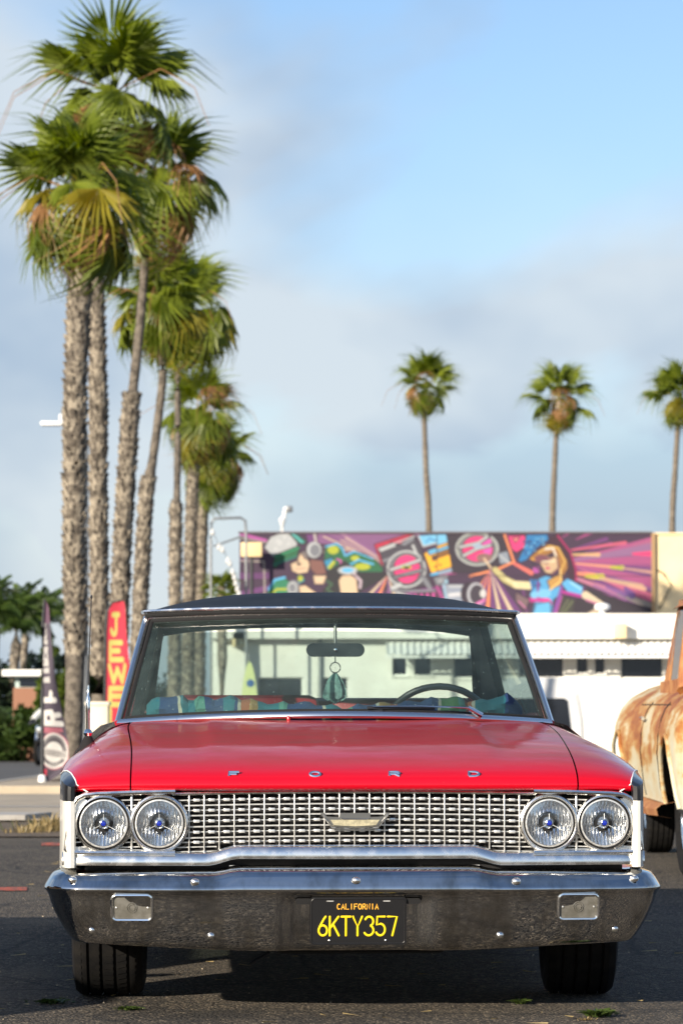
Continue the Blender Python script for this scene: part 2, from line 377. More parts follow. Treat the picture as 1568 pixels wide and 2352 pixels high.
# ------------------------------------------------------------------ ground
def asphalt():
    m, nt, b = new_mat('asphalt'); N = nt.nodes; L = nt.links
    tc = N.new('ShaderNodeTexCoord'); P = tc.outputs['Object']
    v = N.new('ShaderNodeTexVoronoi'); v.inputs['Scale'].default_value = 95; L.new(P, v.inputs['Vector'])
    n = N.new('ShaderNodeTexNoise'); n.inputs['Scale'].default_value = 1.4; n.inputs['Detail'].default_value = 7; L.new(P, n.inputs['Vector'])
    n3 = N.new('ShaderNodeTexNoise'); n3.inputs['Scale'].default_value = 60; n3.inputs['Detail'].default_value = 5; L.new(P, n3.inputs['Vector'])
    r1 = N.new('ShaderNodeValToRGB'); e = r1.color_ramp.elements
    e[0].position = 0.30; e[0].color = (0.024, 0.021, 0.018, 1); e[1].position = 0.72; e[1].color = (0.064, 0.052, 0.038, 1)
    L.new(n.outputs['Fac'], r1.inputs['Fac'])
    sp = N.new('ShaderNodeMix'); sp.data_type = 'RGBA'; sp.blend_type = 'MIX'; sp.inputs['B'].default_value = (0.27, 0.22, 0.155, 1)
    hs = N.new('ShaderNodeSeparateColor'); L.new(v.outputs['Color'], hs.inputs['Color'])
    mr = N.new('ShaderNodeMapRange'); mr.inputs['From Min'].default_value = 0.70; mr.inputs['From Max'].default_value = 0.95; mr.inputs['To Max'].default_value = 0.8; L.new(hs.outputs['Red'], mr.inputs['Value'])
    L.new(mr.outputs['Result'], sp.inputs['Factor']); L.new(r1.outputs['Color'], sp.inputs['A'])
    # old cracks
    v2 = N.new('ShaderNodeTexVoronoi'); v2.feature = 'DISTANCE_TO_EDGE'; v2.inputs['Scale'].default_value = 0.9
    nd = N.new('ShaderNodeTexNoise'); nd.inputs['Scale'].default_value = 5; nd.inputs['Detail'].default_value = 5; L.new(P, nd.inputs['Vector'])
    ma = N.new('ShaderNodeMix'); ma.data_type = 'RGBA'; ma.inputs['Factor'].default_value = 0.12; L.new(P, ma.inputs['A']); L.new(nd.outputs['Color'], ma.inputs['B'])
    L.new(ma.outputs['Result'], v2.inputs['Vector'])
    cr = N.new('ShaderNodeMapRange'); cr.inputs['From Max'].default_value = 0.016; cr.inputs['To Min'].default_value = 0.9; cr.inputs['To Max'].default_value = 0.0; L.new(v2.outputs['Distance'], cr.inputs['Value'])
    n5 = N.new('ShaderNodeTexNoise'); n5.inputs['Scale'].default_value = .55; n5.inputs['Detail'].default_value = 8; n5.inputs['Roughness'].default_value = .7; n5.inputs['Distortion'].default_value = .6; L.new(P, n5.inputs['Vector'])
    wr = N.new('ShaderNodeMapRange'); wr.interpolation_type = 'SMOOTHSTEP'; wr.inputs['From Min'].default_value = .50; wr.inputs['From Max'].default_value = .62; wr.inputs['To Max'].default_value = .55; L.new(n5.outputs['Fac'], wr.inputs['Value'])
    wm_ = N.new('ShaderNodeMix'); wm_.data_type = 'RGBA'; wm_.inputs['B'].default_value = (0.115, 0.095, 0.070, 1); L.new(wr.outputs['Result'], wm_.inputs['Factor']); L.new(sp.outputs['Result'], wm_.inputs['A'])
    ol = N.new('ShaderNodeMapRange'); ol.interpolation_type = 'SMOOTHSTEP'; ol.inputs['From Min'].default_value = .40; ol.inputs['From Max'].default_value = .33; ol.inputs['To Max'].default_value = .7; L.new(n5.outputs['Fac'], ol.inputs['Value'])
    om = N.new('ShaderNodeMix'); om.data_type = 'RGBA'; om.inputs['B'].default_value = (0.014, 0.013, 0.012, 1); L.new(ol.outputs['Result'], om.inputs['Factor']); L.new(wm_.outputs['Result'], om.inputs['A'])
    ck = N.new('ShaderNodeMix'); ck.data_type = 'RGBA'; ck.inputs['B'].default_value = (0.012, 0.011, 0.010, 1)
    L.new(cr.outputs['Result'], ck.inputs['Factor']); L.new(om.outputs['Result'], ck.inputs['A'])
    L.new(ck.outputs['Result'], b.inputs['Base Color']); b.inputs['Roughness'].default_value = 0.88
    h = N.new('ShaderNodeMath'); h.operation = 'MULTIPLY_ADD'; h.inputs[1].default_value = -1.4; L.new(v.outputs['Distance'], h.inputs[0]); L.new(n3.outputs['Fac'], h.inputs[2])
    bp = N.new('ShaderNodeBump'); bp.inputs['Strength'].default_value = 1.0; bp.inputs['Distance'].default_value = 0.012
    L.new(h.outputs[0], bp.inputs['Height']); L.new(bp.outputs['Normal'], b.inputs['Normal'])
    return m
M['asphalt'] = asphalt()
M['street'] = mat('street_asphalt', (0.07, 0.068, 0.066), 0.85, col2=(0.10, 0.095, 0.088), scale=0.8, bump=0.4, bscale=40, dist=0.01)
M['concrete'] = mat('concrete', (0.46, 0.385, 0.28), 0.85, col2=(0.34, 0.285, 0.21), scale=1.2, bump=0.25, bscale=30, dist=0.006)
M['kerb'] = mat('kerb_concrete', (0.46, 0.44, 0.40), 0.8, col2=(0.36, 0.34, 0.31), scale=3)
M['dirt'] = mat('dirt', (0.16, 0.115, 0.075), 0.95, col2=(0.09, 0.07, 0.045), scale=4, bump=0.8, bscale=25, dist=0.03)
M['orange_paint'] = mat('orange_marking', (0.55, 0.09, 0.03), 0.8, col2=(0.10, 0.07, 0.06), scale=22, lo=0.42, hi=0.6)
M['white_mark'] = mat('white_marking', (0.62, 0.61, 0.58), 0.8, col2=(0.35, 0.34, 0.32), scale=6)

ys = [-300, -40, 0, 6, 12, 18, 25, 40, 60, 85, 110, 130, 400, 1500, 6000]
def ribbon(name, xa, xb, ya, yb, dz, m, nseg=12, th=0.0):
    """a strip of the ground following its fall"""
    b = MB(); Y = [ya + (yb-ya)*i/nseg for i in range(nseg+1)]
    b.grid([[(xa, y, gz(y)+dz) for y in Y], [(xb, y, gz(y)+dz) for y in Y]], flip=True)
    if th:
        for x, fl in ((xa, False), (xb, True)):
            b.grid([[(x, y, gz(y)+dz) for y in Y], [(x, y, gz(y)+dz-th) for y in Y]], flip=not fl)
        for y, fl in ((ya, True), (yb, False)):
            b.grid([[(xa, y, gz(y)+dz), (xb, y, gz(y)+dz)], [(xa, y, gz(y)+dz-th), (xb, y, gz(y)+dz-th)]], flip=fl)
    return tag(b.obj(name, m, smooth=False), kind='structure')
b = MB(); b.grid([[(x, y, gz(y)) for x in (-6000, -600, -60, -20, -6, -3, 0, 3, 6, 20, 60, 600, 6000)] for y in ys])
tag(b.obj('ground', M['asphalt'], smooth=False), kind='structure')
ribbon('street', -16, -4.9, 34, 150, 0.004, M['street'], 24)
ribbon('pavement', -4.75, -2.75, 42.5, 130, 0.11, M['concrete'], 24, 0.13)
ribbon('driveway_apron', -12, -2.2, 29.5, 42.4, 0.012, M['concrete'], 6, 0.02)
ribbon('pavement_joint', -12, -2.2, 34.3, 34.75, 0.017, M['kerb'], 1)
kb = MB(); Y = [42.6 + i*7.28 for i in range(13)]
kb.grid([[(-4.9, y, gz(y)-0.03) for y in Y], [(-4.9, y, gz(y)+0.115) for y in Y], [(-4.75, y, gz(y)+0.118) for y in Y]], flip=False)
tag(kb.obj('kerb', M['kerb'], smooth=False), kind='structure')
# the low concrete kerb and gutter pan that ends beside the parked car
kb = MB(); kb.poly([(-12,26.2,0),(-2.72,28.6,-0.01),(-2.55,29.3,-0.01),(-12,29.3,0)], (0,0,0.045))
tag(kb.obj('gutter_kerb', M['kerb'], smooth=False, fix=True), kind='structure')
b = MB(); b.grid([[(x, y, gz(y)+0.01) for x in (-3.1, -2.6, -2.0, -0.5)] for y in (24.6, 26, 27.5, 29.2)])
tag(b.obj('dirt_strip', M['dirt'], smooth=False), kind='structure')
b = MB(); b.add([(-4.15,46.6,gz(47)+0.117),(-3.0,46.4,gz(47)+0.117),(-2.8,49,gz(49)+0.117),(-4.2,49.4,gz(49)+0.117)], [(0,1,2,3)])
tag(b.obj('planting_bed', M['dirt'], smooth=False), kind='structure')
# orange survey marks and the far kerb
for i, (xa, ya, xb, yb) in enumerate([(95,1937,200,1944), (-20,2040,62,2048)]):
    def G(x, y):
        d = px(x, y, 100.0) - cam.location; k = -CAMH / d.z; return (d.x*k, d.y*k, 0.004)
    o = MB().add([G(xa,yb),G(xb,yb),G(xb,ya),G(xa,ya)], [(0,1,2,3)]).obj('road_marking', M['orange_paint'], smooth=False)
    tag(o, kind='structure')
kb = MB(); kb.box(-40, -5.5, 118, 119.5, gz(118)-0.05, gz(118)+0.14)
tag(kb.obj('far_kerb', M['kerb'], smooth=False), kind='structure')

# ------------------------------------------------------------------ the red and white car
CX = (818-784)/725.0
car = empty('vintage_car', (CX, 10.5, 0), (0, 0, R(2.2)))
tag(car, 'red and white vintage car with black roof and chrome grille, facing the camera', 'car')
Wp = [(.09,.915),(.15,.929),(.3,.947),(.8,.968),(1.5,.985),(3.5,.985),(5.2,.95)]
ZC = [(.125,.718),(.104,.722),(.094,.733),(.096,.746),(.11,.764),(.16,.789),(.25,.817),(.4,.844),(.6,.868),(.8,.886),(1.0,.902),(1.3,.920),(1.5,.930),(1.7,.936),(1.95,.94),(5.2,.93)]
ZE = [.706,.710,.719,.728,.738,.748,.754,.757,.760,.762,.764,.768,.771,.774,.777,.79]
GT = [(0,1),(.45,.995),(.65,.98),(.76,.945),(.83,.86),(.903,.54),(.944,.30),(1,0)]
def gt(t):
    # smoothed cross-section
    return (lerp(GT, t-0.03) + lerp(GT, t) + lerp(GT, min(1, t+0.03))) / 3 if t < .97 else lerp(GT, t)
def prof(n=4):
    P = spl([(y, z, e) for (y, z), e in zip(ZC, ZE)], n); return P
PROF = prof(4)
def top(v, x):
    y, zc, ze = v; W = lerp(Wp, y); t = min(1.0, abs(x)/W)
    fr = 1 - sm(.1, .9, y); q = .92*(1-sm(.4, 1.7, y))
    g = gt(t)*(1-q) + q*max(0, 1-t**9)**.55
    z = ze + (zc-ze)*g
    z += 0.007 * (1-sm(.455, .50, abs(x))) * sm(.18, .5, y)          # raised centre panel
    return (x, y + .035*(abs(x)/.9)**3*fr, z)
def hw(y): return .712 + .043*sm(.1, 1.6, y)
def hback(x): return 1.46 + .26*(x/.76)**2
# hood
rows = []
for v in PROF:
    if v[0] > 1.47: break
    w = hw(v[0]) ; rows.append([top(v, w*(k/28)) for k in range(-28, 29)])
def prof_at(y):
    return (y, lerp([(a, b) for a, b in ZC[3:]], y), lerp([(a[0], e) for a, e in zip(ZC[3:], ZE[3:])], y))
for j in range(1, 4):
    rows.append([(lambda x: top(prof_at(1.46 + (hback(x)-1.46)*j/3), x))(hw(1.5)*k/28) for k in range(-28, 29)])
hood = MB().grid(rows, flip=False).obj('hood', M['red'], car, angle=60)
# front fenders: red tops, black tip, white sides
XO = [(.78,0),(.72,-.004),(.70,-.003),(.66,.004),(.60,.018),(.545,.028),(.52,.024),(.50,.014),(.47,-.018),(.40,-.025),(.25,-.06)]
def WR(y): return lerp(Wp, y) - .030*(1-sm(.12, .5, y))
for s in (-1, 1):
    fe = empty('front_fender'); fe.parent = car
    rows = []
    for v in PROF:
        if v[0] > 1.97: break
        W = WR(v[0]); a = hw(v[0]) + .005
        rows.append([top(v, s*(a + (W-a)*(k/14))) for k in range(15)])
    ft = MB().grid(rows, flip=(s < 0)).obj('fender_top', M['red'], fe, angle=60)
    yl = [.14,.2,.3,.45]; 
    def col_at(z, full=True):
        e = lerp(XO, z); out = []
        xf = lerp(Wp, .12) + e
        for dx, y in ((-.034,.128),(-.030,.112),(-.018,.106),(-.008,.110),(-.002,.124)): out.append((s*(xf+dx), y if z > .468 else .45+y*.3, z))
        for y in (.15,.22,.32,.5):
            out.append((s*(lerp(Wp, y)+e), y if z > .468 else .49+y*.02, z))
        return out
    def low(y):
        d = abs(y-.95); return .30 if d > .40 else .34 + math.sqrt(.40**2-d*d)*.93
    def side_rows(zs, ys2):
        rr = []
        for z in zs:
            c = col_at(z)
            for y in ys2:
                zz = max(z, min(low(y), .72)) if z < .70 else z
                c.append((s*(lerp(Wp, y)+lerp(XO, zz)), y, zz))
            rr.append(c)
        return rr
    ysl = [.54,.57,.62,.68,.76,.86,.95,1.04,1.14,1.22,1.28,1.33,1.36,1.5,1.7,1.95,2.2]
    zt = []
    rb = side_rows([.688,.70,.715], ysl)
    tops = [(p[0]*.999, p[1], lerp([(a[0], e) for a, e in zip(ZC[3:], ZE[3:])], p[1])-.004) for p in rb[-1]]
    inr = []
    for p in rb[-1]:
        xw = min(abs(p[0])-.001, WR(p[1])); q = top(prof_at(max(p[1], .1)), s*xw); inr.append((q[0], q[1], q[2]+.0008))
    MB().grid(rb + [tops, inr], flip=(s > 0)).obj('side_stripe', M['black'], fe)
    MB().grid(side_rows([.30,.34,.40,.44,.475,.50,.52,.545,.57,.60,.63,.66,.686], ysl), flip=(s > 0)).obj('fender_side', M['white_paint'], fe)
    pin = []
    for y in (.097,.105,.12,.15,.2,.27,.35,.45,.6):
        q = top(prof_at(y), s*WR(y)); pin.append((q[0], q[1]-.001, q[2]+.001))
    MB().tube([(s*.85, .128, .714)] + pin, .0022, 6).obj('pinstripe', M['trimwhite'], fe)
# cowl and dark engine bay under the shut lines
rows = [[], [], []]
for k in range(-28, 29):
    x = .755*k/28; yb = 1.86 - .36*(1-(x/.80)**2)
    ya = hback(x)+.006
    for j in range(3):
        y = ya + (yb+.06-ya)*j/2; p = top(prof_at(min(y, 1.93)), x); rows[j].append((x, y, p[2]-.002))
MB().grid(rows).obj('cowl', M['red'], car, angle=60)
eb = MB().box(-.80, .80, .22, 1.62, .45, .735); eb.box(-.9,.9,.16,5.0,.26,.46); eb.box(-.86,.86,.19,.22,.30,.70)
eb.add([(-.74,.16,.70),(.74,.16,.70),(.77,1.45,.875),(-.77,1.45,.875)], [(0,1,2,3)])
eb.obj('engine_bay', M['void'], car, smooth=False)
# rear body: doors, quarter panels, boot
for s in (-1, 1):
    rows = []
    ys3 = [2.2,2.6,3.0,3.4,3.46,3.5,3.58,3.7,3.83,3.96,4.1,4.22,4.34,4.42,4.46,4.6,4.9,5.2]
    for z in (.30,.36,.44,.5,.545,.6,.66,.688,.72,.78):
        r = []
        for y in ys3:
            d = abs(y-3.96); lo = .30 if d > .46 else .32+math.sqrt(.46**2-d*d)*.8
            zz = max(z, lo) if z < .7 else z
            r.append((s*(lerp(Wp,y)+lerp(XO,zz)), y, zz))
        rows.append(r)
    MB().grid(rows, flip=(s > 0)).obj('rear_side', M['white_paint'], car)
    rows = []
    for y in (1.9,2.2,2.6,3.0,3.5,4.0,4.6,5.2):
        W = lerp(Wp, y); rows.append([(s*(W-.0), y, .78), (s*(W-.02), y, .82), (s*(W-.06), y, .87), (s*(W-.115), y, .915), (s*.80, y, .935), (s*.74, y, .94)])
    MB().grid(rows, flip=(s < 0)).obj('door_top', M['red'], car)
rows = [[(x, y, z - .02*abs(x)**2) for x in (-.87,-.6,-.3,0,.3,.6,.87)] for y, z in ((4.42,.965),(4.7,.97),(5.1,.95),(5.2,.90),(5.22,.5))]
MB().grid(rows).obj('boot_lid', M['red'], car)
# glasshouse
def ws(u, v):
    b0 = Vector((.80*u, 1.86-.36*(1-u*u), .922+.030*(1-u*u))); t0 = Vector((.705*u, 2.31-.20*(1-u*u), 1.322+.012*(1-u*u)))
    p = b0.lerp(t0, v); p.y -= .05*math.sin(math.pi*v)*.6
    return p
us = [k/16 for k in range(-16, 17)]
MB().grid([[ws(u*.985, v/8) for u in us] for v in range(9)], flip=False).obj('windshield', M['glass'], car, angle=80)
fr = MB()
fr.tube([ws(u, 0)+Vector((0,-.012,.004)) for u in us], .0155, 10, flat=.8, ref=(0,-.6,1))
wb = fr.obj('windshield_sill', M['pillar'], car)
MB().tube([ws(u, 1)+Vector((0,-.008,.006)) for u in us], .0085, 8).obj('windshield_header', M['bright_trim'], car)
for s in (-1, 1):
    MB().tube([ws(s*1.0, v/8)+Vector((s*.004,-.004,0)) for v in range(9)], .019, 10, flat=.8, ref=(1,0,0)).obj('windshield_pillar', M['pillar'], car)
    MB().tube([ws(s*.972, v/8)+Vector((0,.006,0)) for v in range(9)], .010, 8).obj('pillar_seal', M['void'], car)
MB().tube([ws(u*.97, .972)+Vector((0,.004,0)) for u in us], .011, 8).obj('header_seal', M['void'], car)
MB().tube([ws(u*.97, .045)+Vector((0,.004,0)) for u in us], .008, 8).obj('sill_seal', M['void'], car)
# roof
def rf(u, w):
    y0 = 2.295-.20*(1-u*u); y1 = 4.02-.05*(1-u*u); y = y0 + (y1-y0)*w
    ze = 1.353 + .008*math.sin(math.pi*w) - .035*sm(.6, 1, w)
    cr = .010 + .068*sm(0, .28, w) - .035*sm(.55, 1, w)
    return Vector((.718*u*(1-.01*w), y, ze + cr*(1-abs(u)**3.2)))
uu = [-1,-.995,-.98,-.95,-.9,-.82,-.7,-.55,-.4,-.2,0,.2,.4,.55,.7,.82,.9,.95,.98,.995,1]
rows = [[rf(u, w) for u in uu] for w in (0,.02,.05,.1,.16,.23,.31,.4,.5,.62,.74,.87,1)]
rl = [[p - Vector((0, -.02 if False else 0, .018)) for p in r] for r in rows]
rb = MB().grid(rows); rb.grid(rl, flip=True); rb.grid([rows[0], rl[0]], flip=True)
rb.obj('roof', M['vinyl'], car, angle=60)
MB().tube([rf(u*.98, 0)+Vector((0,.004,-.018)) for u in us], .010, 8).obj('roof_seal', M['void'], car)
MB().tube([rf(u, 0)+Vector((0,-.006,-.004)) for u in uu], .0070, 8).obj('roof_moulding', M['bright_trim'], car)
for s in (-1, 1):
    MB().tube([rf(s, w)+Vector((s*.006, 0, -.006)) for w in (0,.1,.2,.4,.6,.8,.95)], .008, 8).obj('drip_rail', M['chrome'], car)
    MB().add([(s*.79,1.92,.935),(s*.79,3.45,.94),(s*.712,3.75,1.33),(s*.708,2.34,1.325)], [(0,1,2,3)]).obj('side_window', M['sideglass'], car, smooth=False)
    pb = MB(); o1 = [(s*.80,3.42,.93),(s*.80,4.55,.95),(s*.70,4.05,1.31),(s*.712,3.62,1.338)]
    pb.poly(o1, (-s*.035, 0, 0)); pb.obj('rear_pillar', M['vinyl'], car, smooth=False, fix=True)
    pin = MB().poly([(s*.79,4.46,.97),(s*.722,4.46,.97),(s*.672,4.02,1.30),(s*.705,4.04,1.31)], (0,.03,0)).obj('window_frame', M['maroon'], car, smooth=False, fix=True)
MB().grid([[(x*.67, 3.98+.0*x, 1.312-.012*x*x) for x in (-1,-.5,0,.5,1)], [(x*.74, 4.47, .985) for x in (-1,-.5,0,.5,1)]]).obj('rear_window', M['glass'], car)
MB().tube([rf(u*.95, 1)+Vector((0,-.01,-.022)) for u in uu], .014, 8).obj('rear_header', M['vinyl'], car)
# interior
MB().grid([[(x*.74, y, z-.015*x*x) for x in (-1,-.5,0,.5,1)] for y, z in ((1.58,.925),(1.9,.935),(2.08,.93),(2.14,.90),(2.12,.6))]).obj('dashboard', M['dash'], car)
st = empty('front_seat'); st.parent = car
for s in (-1, 1):
    MB().box(s*.33-.31, s*.33+.31, 2.92, 3.06, .5, 1.03 if s < 0 else 1.012, .045).obj('seat_back', M['seat'], st)
MB().box(-.64,.64,2.45,3.0,.42,.58,.05).obj('seat_cushion', M['seat'], st)
rs = MB().box(-.68,.68,3.75,3.92,.5,1.02,.05).obj('rear_seat', M['seat'], car)
MB().box(-.70,.70,3.90,4.45,.985,1.02,.01).obj('parcel_shelf', M['maroon'], car)
MB().box(-.80,.80,1.9,4.4,.40,.45).obj('cabin_floor', M['dash'], car, smooth=False)
for s in (-1, 1):
    MB().box(s*.775-.015, s*.775+.015, 1.95, 3.5, .45, .935, .008).obj('door_trim', M['maroon'], car)
sw = empty('steering_wheel', (.415, 2.33, .888), (R(-58), 0, 0)); sw.parent = car
MB().tube([(.205*math.cos(a*math.pi/20), .205*math.sin(a*math.pi/20), 0) for a in range(40)], .0135, 10, closed=True).obj('rim', M['black'], sw)
MB().tube([(-.2,0,-.005),(-.06,0,-.03),(.06,0,-.03),(.2,0,-.005)], .013, 8).obj('spoke', M['black'], sw)
MB().lathe([(0,.0),(.04,-.005),(.045,-.03),(.03,-.05),(.025,-.3)], 16).obj('hub', M['black'], sw)
mr = empty('rear_view_mirror', (.012, 2.13, 1.2)); mr.parent = car
mb = MB(); oc = []
for cx_, cz_, a0 in ((.085,.0,-90),(.085,0,0),(-.085,0,90),(-.085,0,180)):
    for k in range(7):
        a = R(a0+90*k/6); oc.append((cx_+.026*math.cos(a), 0, cz_+.026*math.sin(a)))
mb.poly(oc, (0,.018,0)); mb.obj('housing', M['black'], mr, fix=True)
MB().tube([(0,.01,.0),(0,.012,.05),(0,.02,.12)], .006, 8).obj('stalk', M['black'], mr)
MB().lathe([(0,-.012),(.006,-.010),(.008,0)], 12, axis='y').obj('pivot', M['chrome'], mr)
# grille ---------------------------------------------------------------
def arch(x): return -.011*(x/.72)**2
gr = empty('grille'); gr.parent = car
DX = .0480
MB().box(-.90,.90,.170,.175,.50,.73).obj('backing', M['void'], gr, smooth=False)
rows_t = [.694,.661,.627,.592,.560]; rows_b = [.677,.6445,.609,.574]
def lampx(z, c=.623, r=.0905):
    d = r*r-(z-.6145)**2; return c-math.sqrt(d) if d > 0 else .575
def hbar(z, x0, x1, r, y=.142, name='grille_bar'):
    if x0 == -.56: x1 = min(.575, lampx(z)+.004); x0 = -x1
    n = 12; return MB().tube([(x0+(x1-x0)*i/n, y, z+arch(x0+(x1-x0)*i/n)) for i in range(n+1)], r, 6, flat=1.0).obj(name, M['cast'], gr)
for z in rows_t: hbar(z, -.56, .56, .0025)
for z in rows_b: hbar(z, -.56, .56, .0028, .136)
for s in (-1, 1):
    for z in (.5445, .530): hbar(z, s*.44, s*.57, .0024)
vm = MB().box(-.0021,.0021,.132,.143,-.085,.088,.001).mesh('vertical_bar', M['cast'])
vm2 = MB().box(-.0021,.0021,.132,.143,-.106,.088,.001).mesh('vertical_bar_long', M['cast'])
for k in range(-11, 12):
    x = k*DX; put('vertical_bar', vm2 if abs(k) >= 9 else vm, gr, (x, 0, .627+arch(x)))
tm = MB().box(-.0098,.0098,.122,.141,-.0046,.0046,.0012).mesh('grille_tab', M['cast'])
for z in rows_t:
    for k in range(-12, 12):
        x = (k+.5)*DX
        if abs(x) < .545: put('grille_tab', tm, gr, (x, 0, z+arch(x)))
MB().tube([(x, .128, .7155+arch(x)) for x in [k*.058 for k in range(-10, 11)]], .0062, 8, flat=.9).obj('top_rail', M['bright_trim'], gr)
def botz(x): return .541 - .024*sm(.37, .47, abs(x))
xs = [k*.0275 for k in range(-21, 22)]
MB().tube([(x, .122, botz(x)) for x in xs], .0065, 8).obj('bottom_rail', M['bright_trim'], gr)
# lower moulding under the grille, stepped up in the middle
rows = []
xs2 = [k*.0233 for k in range(-40, 41)]
def lz(x): return .022*(1-sm(.37,.47,abs(x)))
def ly(x): return .03*(abs(x)/.93)**2 + .05*sm(.86,.94,abs(x))
for dy, dz in ((.124,.5215),(.112,.521),(.104,.517),(.0985,.500),(.0955,.489),(.098,.480),(.118,.479)):
    rows.append([(x, dy+ly(x)*.6, dz+lz(x)+.003*abs(x)) for x in xs2])
MB().grid(rows, flip=False).obj('lower_moulding', M['bright_trim'], car, angle=50, fix=True)
MB().box(-.86,.86,.15,.17,.40,.53).obj('bumper_gap_panel', M['void'], car, smooth=False)
for s in (-1, 1):
    MB().box(s*.30-.10, s*.30+.10, .13,.15,.478,.481).obj('radiator_slat', M['cast'], car, smooth=False)
# headlamps -------------------------------------------------------------
rows = []
for i in range(37):
    z = .0715*math.sin(math.pi*(i/36-.5)); cw = math.sqrt(max(0, .0718**2-z*z)); row = []
    for k in range(57):
        x = cw*(k/56*2-1); rr2 = (x*x+z*z)/.0715**2
        amp = .0008 if z > .022 else (.0019 if z > -.03 else .0026)
        ph = 0 if z > -.012 else 1.6
        row.append((x, .058-.046*rr2 + amp*abs(math.sin(x*270+ph)), z))
    rows.append(row)
REFL = MB().grid(rows).mesh('reflector', M['reflector'], angle=25)
for s in (-1, 1):
    hp = empty('headlamp_bezel'); hp.parent = car
    out = [(.572,.7165),(.70,.7140),(.82,.7095),(.862,.7050),(.884,.694),(.896,.676),(.907,.62),(.915,.56),(.918,.532),(.912,.524),(.85,.522),(.7,.5215),(.572,.521)]
    yy = lambda x: .112 + .012*(x-.572)/.35
    MB().tube([(s*x, yy(x), z) for x, z in out], .0085, 8, closed=False, flat=1.2, ref=(0,1,0)).obj('frame', M['bright_trim'], hp)
    # flat outer cheek of the bezel
    ck = [(.868,.700),(.896,.676),(.907,.62),(.915,.56),(.918,.532),(.893,.532),(.887,.58),(.882,.63),(.872,.668),(.855,.69)]
    MB().poly([(s*x, yy(x)+.004, z) for x, z in ck], (0,.012,0)).obj('cheek', M['bright_trim'], hp, fix=True, smooth=False)
    MB().poly([(s*x, yy(x)+.004, z) for x, z in ((.572,.53),(.572,.522),(.915,.522),(.915,.545),(.86,.538),(.7,.533))], (0,.012,0)).obj('lower_panel', M['bright_trim'], hp, fix=True, smooth=False)
    for z in (.694,.677,.661,.6445,.627,.609,.592,.574,.560,.5445):
        segs = [(.577, .90)]
        for c_ in (.623, .80):
            d_ = .089**2-(z-.005-.6145)**2
            if d_ > 0:
                w_ = math.sqrt(d_); ns_ = []
                for a_, b_ in segs:
                    if c_-w_ > a_: ns_.append((a_, min(b_, c_-w_)))
                    if c_+w_ < b_: ns_.append((max(a_, c_+w_), b_))
                segs = ns_
        for a_, b_ in segs:
            if b_-a_ > .006: MB().tube([(s*a_, .138, z-.004), (s*b_, .138, z-.006)], .0024, 6).obj('grille_bar', M['cast'], hp)
    for x in (.662+.049,):
        MB().box(s*x-.003, s*x+.003, .130,.142,.53,.708,.0015).obj('vertical_bar', M['cast'], hp)
    for x in (.80, .623):
        lamp = empty('headlamp', (s*x, .118, .6145)); lamp.parent = hp
        inner = x < .7
        Ro = .0955 if inner else .0925
        rg = MB().lathe([(Ro, .030),(Ro, .004),(Ro-.003,-.004),(Ro-.008,-.007),(.0835,-.003),(.0815,.003)], 48, axis='y').obj('ring', M['bright_trim'], lamp, fix=True)
        MB().lathe([(.0815,.0005),(.0790,.006),(.0785,.016)], 48, axis='y').obj('seal', M['void'], lamp)
        MB().lathe([(.0785,.008),(.0765,.001),(.0725,.0005),(.0715,.006)], 48, axis='y').obj('retainer', M['cast'], lamp)
        # fluted reflector bowl
        put('reflector', REFL, lamp)
        # glass with vertical flutes
        rows = []
        for i in range(9):
            r = .0725*i/8
            rows.append([(r*math.cos(2*math.pi*k/48), -.0065*(1-(i/8)**2)+.003, r*math.sin(2*math.pi*k/48)) for k in range(49)])
        MB().grid(rows).obj('lens', M['lensglass'], lamp, angle=80)
        MB().lathe([(0,-.006),(.007,-.005),(.0095,.0),(.0095,.01)], 18, axis='y', c=(.000,0,0)).obj('jewel', M['blue'], lamp)
        MB().lathe([(.0095,-.002),(.0118,-.001),(.013,.006),(.016,.02),(.02,.04)], 20, axis='y').obj('bulb_shield', M['reflector'], lamp)
        for a in (-28, 208, 90):
            MB().tube([(.013*math.cos(R(a)), .004, .013*math.sin(R(a))), ((.060 if a != 90 else .03)*math.cos(R(a)), .008, (.060 if a != 90 else .03)*math.sin(R(a)))], .0009, 6).obj('spider_leg', M['cast'], lamp)
# emblem on the grille: flat V-shaped crest with a pale inlay
em = empty('emblem', (0, .098, .621)); em.parent = car
k1 = .112
ol = [(-1,.25),(-.88,.25),(-.80,.14),(-.44,.12),(-.42,.24),(.42,.24),(.44,.12),(.80,.14),(.88,.25),(1,.25),(.66,-.20),(0,-.245),(-.66,-.20)]
MB().poly([(x*k1, 0, z*k1) for x, z in ol], (0,.014,0)).obj('crest', mat('pewter', (0.30,0.29,0.27), 0.3, 0.9), em, fix=True, smooth=False)
MB().poly([(x*k1, -.004, z*k1) for x, z in ((-.70,.05),(.70,.05),(.60,-.10),(0,-.135),(-.60,-.10))], (0,.006,0)).obj('inlay', mat('inlay', (0.55,0.50,0.33), 0.35, 0.3, col2=(0.35,0.32,0.22), scale=90), em, fix=True, smooth=False)
for pts in ([(-.95,.22),(-.66,-.14),(0,-.19),(.66,-.14),(.95,.22)], [(-.40,.10),(-.34,.065),(.34,.065),(.40,.10)]):
    MB().tube([(x*k1, -.003, z*k1) for x, z in pts], .0030, 6).obj('bead', M['chrome'], em)
